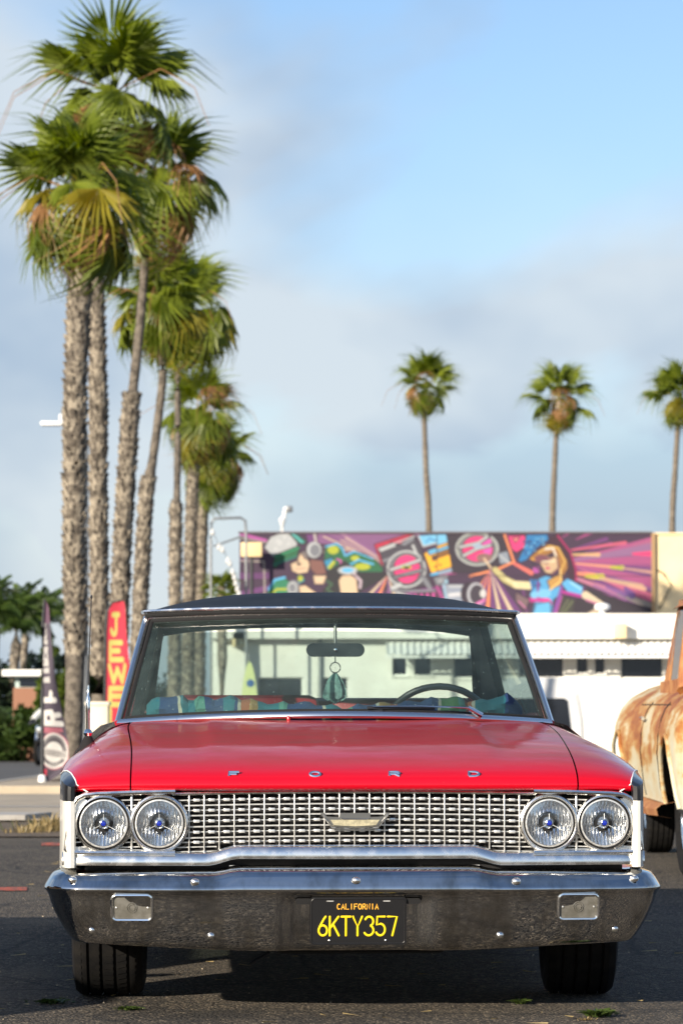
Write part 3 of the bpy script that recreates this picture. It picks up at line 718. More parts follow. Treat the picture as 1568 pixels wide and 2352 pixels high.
# hood letters
for ch, pxx in zip('FORD', (-.385, -.127, .127, .381)):
    zc = .768; w, h = .032, .0165
    lt = MB()
    for pl in FONT[ch]:
        pts = [((x-.5)*w, 0, (z-.5)*h) for x, z in pl]
        lt.tube(pts, .0046, 6, flat=.7, ref=(0,1,0))
    # sits on the sloping nose
    best = min((abs(top(v, pxx)[2]-zc), top(v, pxx)) for v in PROF[4:40])[1]
    o = lt.obj('letter', M['chrome'], hood); o.location = (pxx, best[1]-.004, best[2]+.002); o.rotation_euler = (R(-34), 0, 0)
# bumper ---------------------------------------------------------------
plan = [(0,0),(.15,.001),(.3,.004),(.5,.012),(.7,.027),(.85,.050),(.915,.073),(.96,.110),(.985,.165),(.995,.24),(.998,.36),(.99,.62)]
pl = spl([(a, b_, 0) for a, b_ in plan], 8)
pl = [(-p.x, p.y) for p in reversed(pl[1:])] + [(p.x, p.y) for p in pl]
BP = [(.135,.468),(.100,.470),(.070,.466),(.052,.461),(.036,.456),(.027,.450),(.016,.435),(.006,.4185),(.001,.411),(.002,.404),(.009,.398),(.015,.385),(.020,.36),(.027,.33),(.035,.30),(.045,.265),(.055,.235),(.064,.219),(.078,.213),(.095,.216)]
def bump_pt(i, yo, zo):
    x, y = pl[i]; a = Vector(pl[max(i-1,0)]); c = Vector(pl[min(i+1,len(pl)-1)]); t = (c-a).normalized(); n = Vector((t.y, -t.x))   # outward
    ax = abs(x)
    up = .014*(1-sm(.37,.46,ax))*sm(.40,.45,zo)
    lowr = sm(.40,.22,zo) if False else max(0, min(1, (.40-zo)/.19))
    dip = .022*lowr*sm(.25,.95,ax)
    rec = .026*(1-sm(.205,.238,ax))*sm(.0,.10,lowr)*1.0
    endin = .035*lowr*lowr*sm(.75,1.0,ax)
    q = Vector((x, y)) - n*(yo+rec+endin)
    return (q.x, q.y, zo+up+dip)
rows = [[bump_pt(i, yo, zo) for i in range(len(pl))] for yo, zo in BP]
bu = empty('front_bumper'); bu.parent = car
MB().grid(rows, flip=True).obj('bumper_bar', M['chrome_old'], bu, angle=50, fix=True)
bolt = MB().lathe([(0,-.008),(.006,-.0075),(.011,-.0045),(.0135,0),(.0140,.004)], 18, axis='y').mesh('bolt_head', M['bright_trim'])
def plan_y(x):
    return lerp([(p[0], p[1]) for p in pl[len(pl)//2:]], abs(x))
for x, z, yo in ((0,.4405,.010),(.508,.436,.012),(.888,.441,.014),(-.508,.436,.012),(-.895,.441,.014)):
    put('bolt', bolt, bu, (x, plan_y(x)+yo, z), (R(-40),0,0), (1.1,1,.85))
for x, z, yo in ((.458,.262,.046),(.828,.278,.055),(-.458,.262,.046),(-.835,.278,.055)):
    put('bolt', bolt, bu, (x, plan_y(x)+yo, z), (R(16),0,0), (.95,1,.85))
for s in (-1, 1):
    tl = empty('parking_lamp', (s*.707, plan_y(.707)+.020, .352), (R(10), 0, s*R(5))); tl.parent = bu
    def rr(w, h, r, n=6):
        o = []
        for cx_, cz_, a0 in ((w-r,h-r,0),(-(w-r),h-r,90),(-(w-r),-(h-r),180),(w-r,-(h-r),270)):
            for k in range(n+1):
                a = R(a0+90*k/n); o.append((cx_+r*math.cos(a), cz_+r*math.sin(a)))
        return o
    MB().tube([(x, 0, z) for x, z in rr(.064,.040,.016)], .0055, 8, closed=True, ref=(0,1,0)).obj('bezel', M['chrome'], tl)
    MB().poly([(x, .002, z) for x, z in rr(.060,.036,.014)], (0,.02,0)).obj('lens', M['lampplastic'], tl, smooth=False, fix=True)
    for r in (.016,.010):
        MB().tube([(r*math.cos(k*.3927), .001, r*math.sin(k*.3927)) for k in range(16)], .0016, 6, closed=True).obj('lens_ring', M['lampplastic'], tl)
    for x in (-.05,.05): MB().lathe([(0,-.001),(.003,0),(.003,.003)], 10, c=(x,0,0), axis='y').obj('screw', M['cast'], tl)
# plate ------------------------------------------------------------------
lp = empty('licence_plate', (.007, .030, .310), (R(7), 0, 0)); lp.parent = car
MB().poly([(x, 0, z) for x, z in rr(.1525,.0765,.012)], (0,.002,0)).obj('plate', M['plate'], lp, smooth=False, fix=True)
MB().tube([(x, -.0005, z) for x, z in rr(.1475,.0715,.011)], .0016, 6, closed=True, ref=(0,1,0)).obj('rim', M['plate'], lp)
def text(s_, x0, z0, cw, chh, pitch, r, m, par, flat=.45, name='letter'):
    for i, ch in enumerate(s_):
        mbb = MB()
        for p in FONT[ch]:
            pts = [(x0+i*pitch+x*cw, 0, z0+z*chh) for x, z in p]
            if ch == 'I': pts = [(q[0], q[1], q[2]) for q in pts]
            mbb.tube(pts, r, 8, flat=flat, ref=(0,1,0))
            for q in (pts[0], pts[-1]):
                mbb.lathe([(0,-r*flat),(r*.7,-r*flat*.7),(r,0)], 10, c=q, axis='y')
        o = mbb.obj(name, m, par); o.location.y = -.0015
pxm = .305/850.0        # plate picture units
text('6KTY357', -.126, -.046, .0285, .060, .0367, .0034, M['yellow'], lp)
text('CALIFORNIA', -.066, .038, .0092, .0165, .01335, .0016, M['amber'], lp)
for x in (-.091,.087):
    put('bolt', bolt, lp, (x, 0, -.062), None, (.35,.5,.35))
for x in (-.089,.09):
    MB().poly([(x-.011,-.001,.062),(x+.011,-.001,.062),(x+.011,-.001,.0655),(x-.011,-.001,.0655)], (0,.001,0)).obj('slot', M['cast'], lp, smooth=False, fix=True)
for s in (-1, 1):
    MB().poly([(s*.172+x+.007, .029-.25*z, .372+z) for x, z in rr(.026,.0085,.008)], (0,.012,0)).obj('bumper_slot', M['void'], bu, smooth=False, fix=True)
# wheels -----------------------------------------------------------------
def tyre_mesh():
    b_ = MB(); pr = []
    w = .122
    for x, r in ((-w*.75,.20),(-w*.95,.25),(-w,.29),(-w*.93,.325),(-w*.80,.338)): pr.append((r, x))
    g = [-.075,-.068,-.03,-.023,.023,.03,.068,.075]
    for i, x in enumerate(g): pr.append((.341 if i % 2 == 0 else .333, x)); 
    pr2 = pr[:5]
    edges = [-.088,-.072,-.071,-.063,-.062,-.028,-.027,-.019,-.018,.018,.019,.027,.028,.062,.063,.071,.072,.088]
    hi = [1,1,0,0,1,1,0,0,1,1,0,0,1,1,0,0,1,1]
    for x, h in zip(edges, hi): pr2.append((.342 if h else .333, x))
    pr2 += [(r, -x) for r, x in pr[:5][::-1]]
    b_.lathe(pr2, 64, axis='x')
    # tread sipes as slim bars on the shoulders
    for k in range(72):
        a = 2*math.pi*k/72
        for x0, x1, tw in ((-.060,-.030,.03),(.030,.060,-.03),(-.016,.016,.02),(-.112,-.09,0),(.09,.112,0)):
            p = []
            for x, da in ((x0, 0), (x1, tw)):
                r = .3432 if abs(x) < .1 else .325
                p += [(x, r*math.cos(a+da), r*math.sin(a+da)), (x, r*math.cos(a+da+.045), r*math.sin(a+da+.045))]
            b_.add(p, [(0,1,3,2)])
    return b_.mesh('tyre', M['rubber'], angle=30)
tyre = tyre_mesh()
rim_m = MB().lathe([(.20,-.09),(.185,-.08),(.17,-.03),(.06,-.02),(.05,-.05),(0,-.05)], 32, axis='x').mesh('rim', M['chrome'])
def wheel(par, x, y, r=.342, k=1.0, steer=0):
    w_ = empty('wheel', (x, y, r), (0, 0, R(steer))); w_.parent = par; w_.scale = (k, r/.343, r/.343)
    put('tyre', tyre, w_); rm = put('rim', rim_m, w_)
    if x > 0: rm.rotation_euler = (0, 0, math.pi)
    return w_
for x in (-.802,.802):
    wheel(car, x, .95, .335, 1.0, -2.5 if x > 0 else 0); wheel(car, x, 3.96, .335, 1.0)
MB().tube([(-.7,.95,.3),(-.3,.95,.26),(.3,.95,.26),(.7,.95,.3)], .03, 8).obj('axle', M['void'], car)
MB().tube([(-.30,.30,.25),(-.27,.31,.19),(-.31,.30,.17),(-.33,.30,.155)], .012, 8, flat=.5).obj('tow_hook', M['dash'], car)
MB().box(-.25,.3,.25,.5,.19,.26,.02).obj('crossmember', M['void'], car)
# antenna, wiper, washer lamp --------------------------------------------
an = empty('antenna', (-.895, 1.30, .862)); an.parent = car
MB().lathe([(.034,-.03),(.026,-.006),(.014,.016),(.011,.022)], 16).obj('base', M['void'], an)
MB().lathe([(0,.016),(.012,.02),(.016,.03),(.012,.04),(.007,.044),(.007,.10),(.008,.105),(.008,.155),(.004,.162),(.0036,.20)], 14).obj('collar', M['chrome'], an)
MB().tube([(0,0,.16),(.004,0,.35),(.010,.0,.515)], .0019, 6).obj('mast', M['dash'], an)
MB().lathe([(0,.52),(.004,.516),(.004,.510),(.002,.506)], 10, c=(.010,0,0)).obj('tip', M['dash'], an)
wp_ = empty('wiper'); wp_.parent = car
pv = ws(.66, 0)+Vector((0,-.035,.012)); tp = ws(.155, .06)+Vector((0,-.03,.012)); md = ws(.60,.045)+Vector((0,-.035,.022))
MB().tube([pv, md], [.012,.009], 8).obj('knuckle', M['chrome'], wp_)
MB().tube([md, md.lerp(tp, .5)+Vector((0,-.008,.004)), tp], [.007,.005,.003], 8, flat=.6).obj('arm', M['chrome'], wp_)
MB().tube([md.lerp(tp,.35)+Vector((0,.014,-.004)), tp.lerp(md,-.05)+Vector((0,.012,-.006))], .006, 6).obj('blade', M['dash'], wp_)
MB().tube([ws(.05,.02)+Vector((0,-.02,0)), ws(.20,.05)+Vector((0,-.015,0))], .006, 6).obj('blade', M['dash'], wp_)
q = ws(-.226, 0)+Vector((0,-.03,-.004))
MB().lathe([(0,.006),(.005,.004),(.007,-.001),(.007,-.012)], 14, c=q).obj('indicator', M['redlamp'], car)
# wool blanket along the dashboard and the hanging charm ------------------
def serape():
    m, nt, b = new_mat('striped_blanket'); N = nt.nodes; L = nt.links
    tc = N.new('ShaderNodeTexCoord'); sx = N.new('ShaderNodeSeparateXYZ'); L.new(tc.outputs['Object'], sx.inputs['Vector'])
    n = N.new('ShaderNodeTexNoise'); n.inputs['Scale'].default_value = 9; L.new(tc.outputs['Object'], n.inputs['Vector'])
    ma = N.new('ShaderNodeMath'); ma.operation = 'MULTIPLY_ADD'; ma.inputs[1].default_value = .035; L.new(n.outputs['Fac'], ma.inputs[0]); L.new(sx.outputs['X'], ma.inputs[2])
    mr = N.new('ShaderNodeMapRange'); mr.inputs['From Min'].default_value = -.70; mr.inputs['From Max'].default_value = .74; L.new(ma.outputs[0], mr.inputs['Value'])
    cr = N.new('ShaderNodeValToRGB'); cr.color_ramp.interpolation = 'CONSTANT'; e = cr.color_ramp.elements
    T = (.004,.070,.095); Bl = (.002,.020,.075); Wt = (.22,.22,.18); Or = (.15,.045,.015); Go = (.15,.095,.03); Gr = (.03,.09,.035); Lt = (.035,.12,.10)
    seq = [(0,T),(.04,Bl),(.085,Bl),(.09,Wt),(.10,T),(.13,Lt),(.16,Bl),(.21,T),(.235,Bl),(.245,Wt),(.253,Or),(.275,Go),(.30,T),(.35,Lt),(.375,Bl),(.455,Bl),(.46,Wt),(.468,T),(.52,Lt),(.535,Bl),(.595,Bl),(.60,Wt),(.608,Go),(.635,Or),(.65,Bl),(.755,Wt),(.763,Gr),(.81,Lt),(.83,Or),(.85,Wt),(.858,T),(.93,Bl)]
    while len(e) < 32: e.new(0.5)
    for el, (p, c) in zip(e, seq): el.position = p; el.color = (*c, 1)
    L.new(mr.outputs['Result'], cr.inputs['Fac']); L.new(cr.outputs['Color'], b.inputs['Base Color']); b.inputs['Roughness'].default_value = .95
    n2 = N.new('ShaderNodeTexNoise'); n2.inputs['Scale'].default_value = 200; L.new(tc.outputs['Object'], n2.inputs['Vector'])
    bp = N.new('ShaderNodeBump'); bp.inputs['Strength'].default_value = .4; bp.inputs['Distance'].default_value = .004; L.new(n2.outputs['Fac'], bp.inputs['Height']); L.new(bp.outputs['Normal'], b.inputs['Normal'])
    return m
M['serape'] = serape()
cm = car.matrix_basis.copy(); cm = Matrix.LocRotScale(car.location, car.rotation_euler.to_quaternion(), None)
b = MB(); rows = []
rng = random.Random(3)
for i in range(73):
    u = -1 + 2*i/72; x = .70*u
    yb = 1.90-.22*(1-u*u); r0 = lerp([(-1,.030),(-.93,.044),(-.75,.046),(-.5,.040),(-.2,.031),(.05,.026),(.25,.031),(.5,.040),(.75,.040),(.9,.046),(.97,.042),(1,.026)], u)
    r0 *= 1 + .10*math.sin(i*1.3)+.07*math.sin(i*.47)+.07*rng.uniform(-1,1)
    zb = .938 + r0*.85
    rows.append([(x, yb+1.25*r0*math.cos(2*math.pi*k/16)*(1+.13*math.sin(2.3*k+i*.8)), zb+r0*math.sin(2*math.pi*k/16)) for k in range(17)])
b.grid(rows); b.add(rows[0][:16], [tuple(range(16))]); b.add(rows[-1][:16], [tuple(range(15,-1,-1))])
bl = b.obj('blanket', M['serape'], fix=True); bl.matrix_world = cm
tag(bl, 'rolled blue striped blanket lying along the dashboard behind the windshield', 'blanket')
ch = empty('dream_catcher', (0,0,0)); ch.location = cm @ Vector((.010, 2.10, 1.168)); ch.rotation_euler = (0,0,R(2.2))
tag(ch, 'small dream catcher with dark feathers hanging from the mirror', 'charm')
MB().tube([(0,0,.012),(0,0,-.016)], .0022, 6).obj('cord', M['dash'], ch)
MB().tube([(.0195*math.cos(k*math.pi/12), 0, -.0355+.0195*math.sin(k*math.pi/12)) for k in range(24)], .0022, 6, closed=True).obj('hoop', M['dash'], ch)
wb_ = MB()
for k in range(8):
    a = k*math.pi/4; a2 = a+math.pi/4*3
    wb_.tube([(.019*math.cos(a),0,-.0355+.019*math.sin(a)), (.007*math.cos(a+.6),0,-.0355+.007*math.sin(a+.6)), (.019*math.cos(a2),0,-.0355+.019*math.sin(a2))], .0004, 4)
wb_.obj('web', M['cast'], ch)
fm = mat('feather', (0.02,0.05,0.055), 0.7, col2=(0.10,0.20,0.19), scale=30)
for dx, rz, ln, tw in ((-.022,-18,.105,0),(0,0,.118,.3),(.024,16,.105,-.3),(-.008,-6,.11,.9),(.012,9,.10,-.8)):
    f = MB(); L_, R_ = [], []
    for i in range(11):
        t = i/10; w = .027*math.sin(math.pi*min(1,.10+t*.72))**1.1*(1 if i < 10 else .1)
        zz = -ln*t; xx = math.sin(R(rz))*ln*t*.9
        L_.append((xx-w*(1+.1*math.sin(9*t)), .003*math.sin(5*t), zz)); R_.append((xx+w, -.003*math.sin(5*t), zz))
    f.grid([L_, [((a[0]+c[0])/2, .004, a[2]) for a, c in zip(L_, R_)], R_])
    o = f.obj('feather', fm, ch, angle=180); o.location = (0, .002*tw, -.056); o.rotation_euler = (0,0,tw)
# ------------------------------------------------------------------ painted surfaces
SF = 1568/2500.0
class Paint:
    """a painted picture kept as colours on the points of a fine mesh; coordinates in photo units"""
    def __init__(s, x0, y0, x1, y1, nx, ny, base):
        s.b = (x0, y0, x1, y1); s.nx, s.ny = nx, ny
        s.X, s.Y = np.meshgrid(np.linspace(x0, x1, nx), np.linspace(y0, y1, ny))
        s.C = np.zeros((ny, nx, 3)); s.C[:] = base; s.px = (x1-x0)/nx
    def _mix(s, a, c): s.C += a[..., None]*(np.array(c)-s.C)
    def poly(s, pts, c, al=1.0):
        ins = np.zeros_like(s.X, bool); n = len(pts)
        for i in range(n):
            x1, y1 = pts[i]; x2, y2 = pts[(i+1) % n]
            if y1 == y2: continue
            k = ((s.Y > min(y1, y2)) & (s.Y <= max(y1, y2)) & (s.X < (x2-x1)*(s.Y-y1)/(y2-y1)+x1)); ins ^= k
        s._mix(ins.astype(float)*al, c)
    def line(s, pts, w, c, al=1.0, w2=None):
        w2 = w if w2 is None else w2; n = max(1, len(pts)-1); A = np.zeros_like(s.X)
        for i in range(len(pts)-1):
            (ax, ay), (bx, by) = pts[i], pts[i+1]; dx, dy = bx-ax, by-ay; L2 = dx*dx+dy*dy+1e-9
            t = np.clip(((s.X-ax)*dx+(s.Y-ay)*dy)/L2, 0, 1); d = np.hypot(s.X-ax-t*dx, s.Y-ay-t*dy)
            ww = w+(w2-w)*(i+t)/n
            A = np.maximum(A, np.clip((ww/2-d)/s.px+.5, 0, 1))
        s._mix(A*al, c)
    def ell(s, cx, cy, rx, ry, c, al=1.0, ring=0):
        d = np.hypot((s.X-cx)/rx, (s.Y-cy)/ry); m = min(rx, ry)
        a = np.clip((1-d)*m/s.px+.5, 0, 1)
        if ring: a = a*np.clip((d-(1-ring/m))*m/s.px+.5, 0, 1)
        s._mix(a*al, c)
    def mesh(s, name, fn, m, rough=0.03, seed=1):
        rg = np.random.default_rng(seed)
        C = np.clip(s.C*(1+rg.normal(0, rough, (s.ny, s.nx, 1))), 0, 1)
        vs = [fn(i/(s.nx-1), j/(s.ny-1)) for j in range(s.ny) for i in range(s.nx)]
        fs = [(j*s.nx+i, (j+1)*s.nx+i, (j+1)*s.nx+i+1, j*s.nx+i+1) for j in range(s.ny-1) for i in range(s.nx-1)]
        me = bpy.data.meshes.new(name); me.from_pydata(vs, [], fs); me.materials.append(m)
        a = me.color_attributes.new('Col', 'FLOAT_COLOR', 'POINT')
        a.data.foreach_set('color', np.concatenate([C, np.ones((s.ny, s.nx, 1))], 2).astype(np.float32).ravel())
        me.polygons.foreach_set('use_smooth', [True]*len(fs)); return me
M['painted'] = vcol_mat('painted_wall', 0.75); M['cloth'] = vcol_mat('printed_cloth', 0.8)
M['stucco'] = mat('white_stucco', (0.80, 0.79, 0.74), 0.8, col2=(0.72, 0.70, 0.65), scale=0.7, bump=0.2, bscale=20, dist=0.01)
M['cream'] = mat('cream_stucco', (0.78, 0.62, 0.36), 0.85, col2=(0.70, 0.55, 0.32), scale=1.0)
M['metal_white'] = mat('white_metal', (0.80, 0.80, 0.78), 0.5)
M['grey_metal'] = mat('grey_metal', (0.20, 0.21, 0.22), 0.45, 0.5)

# ------------------------------------------------------------------ mural building and white shop
YW, YM = 85.0, 92.0
rg0 = random.Random(12)
def A_(x, y): return (700+x/1.6505, 1800+y/1.6505)
def B_(x, y): return (1600+x/1.7422, 1800+y/1.7422)
mu = Paint(877, 1955, 2384, 2262, 620, 126, (0.060, 0.038, 0.068))
def outl(q, al):
    if al == 1: mu.line(q+[q[0]], 4.5, (.022,.018,.024), .75)
def AP(pts, c, al=1): q = [A_(*p) for p in pts]; mu.poly(q, c, al); outl(q, al)
def BPp(pts, c, al=1): q = [B_(*p) for p in pts]; mu.poly(q, c, al); outl(q, al)
def AL(pts, w, c, al=1, w2=None): mu.line([A_(*p) for p in pts], w/1.65, c, al, None if w2 is None else w2/1.65)
def BL(pts, w, c, al=1, w2=None): mu.line([B_(*p) for p in pts], w/1.742, c, al, None if w2 is None else w2/1.742)
def AE(x, y, rx, ry, c, al=1, ring=0): mu.ell(*A_(x, y), rx/1.65, ry/1.65, c, al, ring/1.65)
def BE(x, y, rx, ry, c, al=1, ring=0): mu.ell(*B_(x, y), rx/1.742, ry/1.742, c, al, ring/1.742)
PU, MV, PK, OR, CR, DK, GY, LG = (.17,.06,.20), (.25,.12,.25), (.75,.06,.22), (.85,.30,.12), (.72,.58,.40), (.030,.028,.034), (.22,.24,.26), (.50,.53,.53)
CY, BU, GN, YG, YL, SK = (.12,.50,.80), (.03,.20,.45), (.015,.16,.06), (.45,.50,.03), (.90,.50,.02), (.72,.55,.36)
for k in range(90):
    x = rg0.uniform(880,2380); y = rg0.uniform(1955,2260); a = math.atan2(y-2090, x-1900)+rg0.uniform(-.15,.15); l = rg0.uniform(30,140)
    mu.line([(x,y),(x+l*math.cos(a), y+l*math.sin(a))], 3, rg0.choice([(.20,.06,.22),(.30,.08,.26),(.13,.05,.16),(.42,.08,.25),(.24,.16,.24)]), .85, rg0.uniform(5,16))
AP([(760,255),(1320,255),(1150,430),(900,330),(760,320)], MV); AP([(290,490),(480,490),(480,530),(290,530)], PU); AP([(290,600),(480,560),(480,600),(290,640)], PU)
rg = random.Random(5)
for k in range(14): AL([(1250,470),(760+rg.uniform(0,200), 250+rg.uniform(0,120))], 4, rg.choice([PU, CR, MV, (.5,.3,.4)]), .6, 12)
AL([(300,262),(450,300)], 20, (.50,.12,.40)); AL([(300,285),(470,315)], 12, (.30,.28,.24))
AP([(320,325),(400,325),(400,385),(320,385)], (.62,.48,.26)); AP([(360,385),(375,385),(375,640),(360,640)], DK); AL([(300,420),(440,425),(445,640)], 8, (.45,.42,.36)); AL([(300,635),(470,640)], 8, (.40,.36,.30))
AP([(440,340),(480,275),(540,250),(590,252),(640,310),(640,335),(510,385),(490,395)], LG)
for k in range(14):
    x = 460+rg.uniform(0,150); y = 270+rg.uniform(0,90); AL([(x,y),(x+rg.uniform(-25,25), y+rg.uniform(-20,20))], 5, (.70,.72,.72), .8)
AL([(440,340),(480,275),(545,252)], 6, DK)
AP([(510,385),(640,333),(655,340),(640,400),(560,425),(500,470),(495,440)], GN); AL([(505,395),(650,342)], 9, (.02,.32,.14)); AL([(500,445),(635,395)], 10, (.01,.20,.15))
AP([(590,255),(640,262),(695,305),(680,322),(650,315)], (.02,.24,.16)); AL([(612,258),(672,310)], 9, (.15,.55,.55))
AP([(690,258),(740,260),(750,330),(710,330)], PU); AL([(745,260),(755,320)], 14, (.55,.50,.48))
AE(745,358,55,52, DK); AE(742,355,44,48, LG); AE(748,358,30,36, GY)
AP([(600,440),(640,420),(660,370),(700,405),(718,440),(705,490),(650,500),(610,482)], SK); AP([(660,370),(690,360),(712,410),(690,410)], (.25,.22,.2))
AL([(600,430),(650,420)], 8, DK); AL([(630,470),(690,465)], 6, (.5,.25,.2)); AE(650,440,14,9, DK)
AP([(715,408),(800,420),(818,500),(755,508),(720,470)], (.24,.12,.09)); AP([(735,505),(822,505),(800,560),(745,560)], SK)
AP([(810,330),(880,315),(915,340),(930,388),(985,362),(1050,380),(1120,420),(1162,470),(1155,492),(1020,492),(960,470),(930,420),(860,470),(820,485),(800,430)], GN)
AE(858,355,34,26, YG); AL([(815,335),(880,318),(912,345),(930,390),(985,365)], 10, CY); AP([(800,420),(850,400),(870,440),(825,480)], (.03,.30,.48)); AL([(835,460),(860,430)], 22, YG); AL([(985,365),(1100,410)], 7, CY); AE(990,405,26,16, YG); AE(1035,455,48,20, YG); AL([(950,450),(1010,415),(1100,440)], 10, CY)
AL([(880,410),(905,420),(895,470)], 10, (.6,.1,.4))
AP([(820,485),(930,425),(1020,492),(1175,490),(1185,520),(1040,590),(1000,632),(770,632),(825,560)], (.020,.032,.024)); AL([(820,540),(850,560),(820,590),(860,620)], 16, (.05,.12,.06))
AP([(890,540),(910,505),(960,498),(1000,530),(1010,632),(905,632)], SK); AE(945,478,58,24, LG); AE(945,476,36,14, CY); AL([(985,500),(1025,540),(1020,580)], 16, (.55,.45,.5))
AP([(462,605),(500,540),(560,520),(620,560),(600,632),(462,635)], (.02,.24,.12)); AL([(468,590),(505,535),(565,520)], 14, CY); AL([(480,620),(520,590),(580,590)], 14, YG); AP([(640,510),(670,500),(690,540),(650,560)], (.02,.3,.35)); AE(660,525,16,18, YG)
AE(620,585,42,50, GY); AE(612,582,28,36, LG, 1, 8); AP([(650,572),(690,565),(772,622),(760,634),(660,634)], SK)
for k, c in enumerate((CR, PU, OR, DK, MV, CR)): AL([(1190,505),(1060+k*34, 640)], 6, c, .9, 20)
# boombox
AP([(1105,322),(1300,262),(1345,262),(1360,290),(1130,350),(1170,440),(1150,450)], (.55,.04,.08)); AP([(1128,345),(1345,268),(1385,330),(1415,430),(1455,560),(1235,605),(1160,440)], (.07,.075,.085))
AP([(1130,345),(1230,312),(1240,335),(1140,372)], LG); AP([(1240,318),(1345,275),(1350,300),(1290,335)], GY); AP([(1200,310),(1300,280),(1330,275),(1260,318)], (.8,.03,.12))
AL([(1135,350),(1350,272)], 7, LG); AL([(1165,420),(1240,395)], 18, GY); AL([(1340,330),(1370,400)], 16, LG)
AE(1300,470,118,112, LG); AE(1300,470,106,100, DK); AE(1300,470,98,94, GY); AE(1302,472,86,88, DK); AE(1303,470,78,84, PK)
AL([(1200,478),(1390,415)], 26, DK); AL([(1205,475),(1385,415)], 16, LG); AL([(1225,520),(1400,475)], 26, DK); AL([(1228,518),(1395,475)], 16, GY); AE(1300,460,30,12, YG); AE(1300,462,18,9, DK)
AL([(1215,585),(1260,565)], 26, LG); AL([(1400,520),(1440,580)], 26, GY); AL([(1210,600),(1470,600)], 14, GY); AL([(1240,610),(1330,635)], 12, LG)
AP([(1345,618),(1490,605),(1500,640),(1345,640)], (.6,.10,.35)); 
for k in range(4): AP([(1365+k*36,615),(1378+k*36,612),(1382+k*36,640),(1368+k*36,640)], DK)
AP([(1370,268),(1540,258),(1570,290),(1400,335)], (.20,.55,.80)); AL([(1372,270),(1402,335),(1570,290)], 9, LG); AL([(1420,310),(1440,285),(1470,300),(1530,275)], 7, BU)
AP([(1405,375),(1570,312),(1590,460),(1450,496)], YL); AP([(1428,358),(1552,320),(1558,348),(1436,388)], (.15,.48,.72)); AP([(1452,395),(1552,362),(1558,390),(1460,420)], (.30,.13,.02)); 
for k in range(3): AE(1470+k*38, 402-k*12, 10, 9, DK)
AE(1475,455,9,9,(.5,.2,.02)); AE(1530,440,9,9,(.5,.2,.02)); AL([(1450,505),(1590,470)], 14, CY); AP([(1460,520),(1530,505),(1540,560),(1480,570)], GY); AE(1500,530,16,14, LG); AL([(1540,540),(1545,640)], 20, (.3,.5,.6))
BPp([(0,275),(60,275),(85,320),(0,350)], (.20,.55,.80)); BL([(0,350),(90,318)], 9, LG); BPp([(0,350),(85,325),(140,470),(0,510)], YL); BPp([(0,370),(70,345),(80,365),(0,392)], (.15,.48,.72)); BPp([(0,400),(75,375),(80,400),(0,428)], (.28,.13,.02)); BE(20,470,9,9,(.45,.2,.02)); BE(95,450,8,8,(.45,.2,.02)); BL([(0,525),(145,480)], 12, CY); BL([(20,520),(135,490)], 26, (.30,.36,.42), .8); BL([(0,560),(60,540)], 22, GY)
# second speaker and the frame behind it
BPp([(60,275),(430,275),(480,450),(330,520),(100,520)], (.035,.035,.04)); BE(255,368,138,108, LG); BE(255,368,128,100, (.25,.28,.20)); BE(255,368,118,94, GY); BE(258,368,104,84, DK); BE(258,368,96,80, PK); BE(320,350,30,60,(.70,.12,.45))
BL([(140,360),(270,330),(330,290)], 26, DK); BL([(145,358),(265,330),(320,292)], 16, LG); BL([(160,415),(250,370),(345,345)], 26, DK); BL([(165,413),(250,370),(340,345)], 15, LG); BE(258,350,32,16,(.35,.45,.55)); BE(300,425,50,28,(.28,.16,.14))
BL([(350,500),(300,430)], 12, SK); BPp([(385,395),(450,380),(470,460),(400,465)], (.28,.33,.38)); BL([(400,410),(455,455)], 8, LG)
BL([(430,280),(490,450),(390,495),(210,540)], 14, OR); BPp([(450,285),(560,282),(572,350),(505,392),(475,370)], PK); BPp([(480,300),(530,295),(500,330)], (.80,.28,.25)); BL([(490,460),(600,520)], 18, (.80,.20,.15), .9, 30)
for k, (c, w) in enumerate(((OR,14),(PU,26),(OR,12),(PU,24),(OR,20),(PU,26),(CR,18),(PU,26),(CR,20),(PU,30))): BL([(340,500),(150+k*42, 790)], 5, c, .95, w*1.4)
BPp([(40,590),(195,590),(205,705),(45,705)], (.30,.35,.42)); BL([(40,595),(60,700)], 14, (.3,.5,.62)); BL([(80,605),(185,605)], 14, LG); BL([(80,660),(185,650)], 26, (.62,.64,.66)); BE(200,650,50,72, DK); BE(248,655,58,74, (.45,.47,.50)); BE(254,657,46,62, (.05,.05,.06)); BE(292,650,20,26, (.62,.62,.6)); BL([(0,610),(40,690)], 20, (.4,.08,.25)); BL([(250,715),(300,690)], 14, (.75,.2,.5))
# right hand rays
for k in range(26):
    a = rg.uniform(-.24, .50); c = rg.choice([PU, PU, (.24,.10,.26), (.42,.10,.24), (.55,.14,.24), MV, (.30,.16,.30)])
    BL([(800,450),(800+900*math.cos(a), 450+900*math.sin(a))], 10, c, .95, 90)
for (x0,y0,x1,y1,w,c) in ((860,375,1200,330,22,(.68,.14,.22)),(1250,400,1370,398,34,(.80,.06,.20)),(860,405,1030,405,24,(.75,.48,.22)),(1250,345,1370,320,16,(.42,.14,.24)),(880,460,1140,485,24,(.78,.34,.22)),(1110,485,1180,488,32,YG),(1180,490,1360,515,22,(.55,.32,.26)),(870,520,1000,540,42,(.80,.30,.18)),(950,540,1050,545,40,(.62,.60,.05)),(1040,555,1300,605,34,(.58,.40,.26)),(1220,600,1320,620,28,(.70,.42,.28)),(900,560,1180,660,44,(.56,.22,.32)),(1160,650,1360,730,50,(.34,.32,.26)),(1080,610,1200,660,30,(.22,.10,.32)),(1200,620,1240,660,50,(.14,.08,.28))):
    BL([(x0,y0),(x1,y1)], w*.5, c, .9, w)
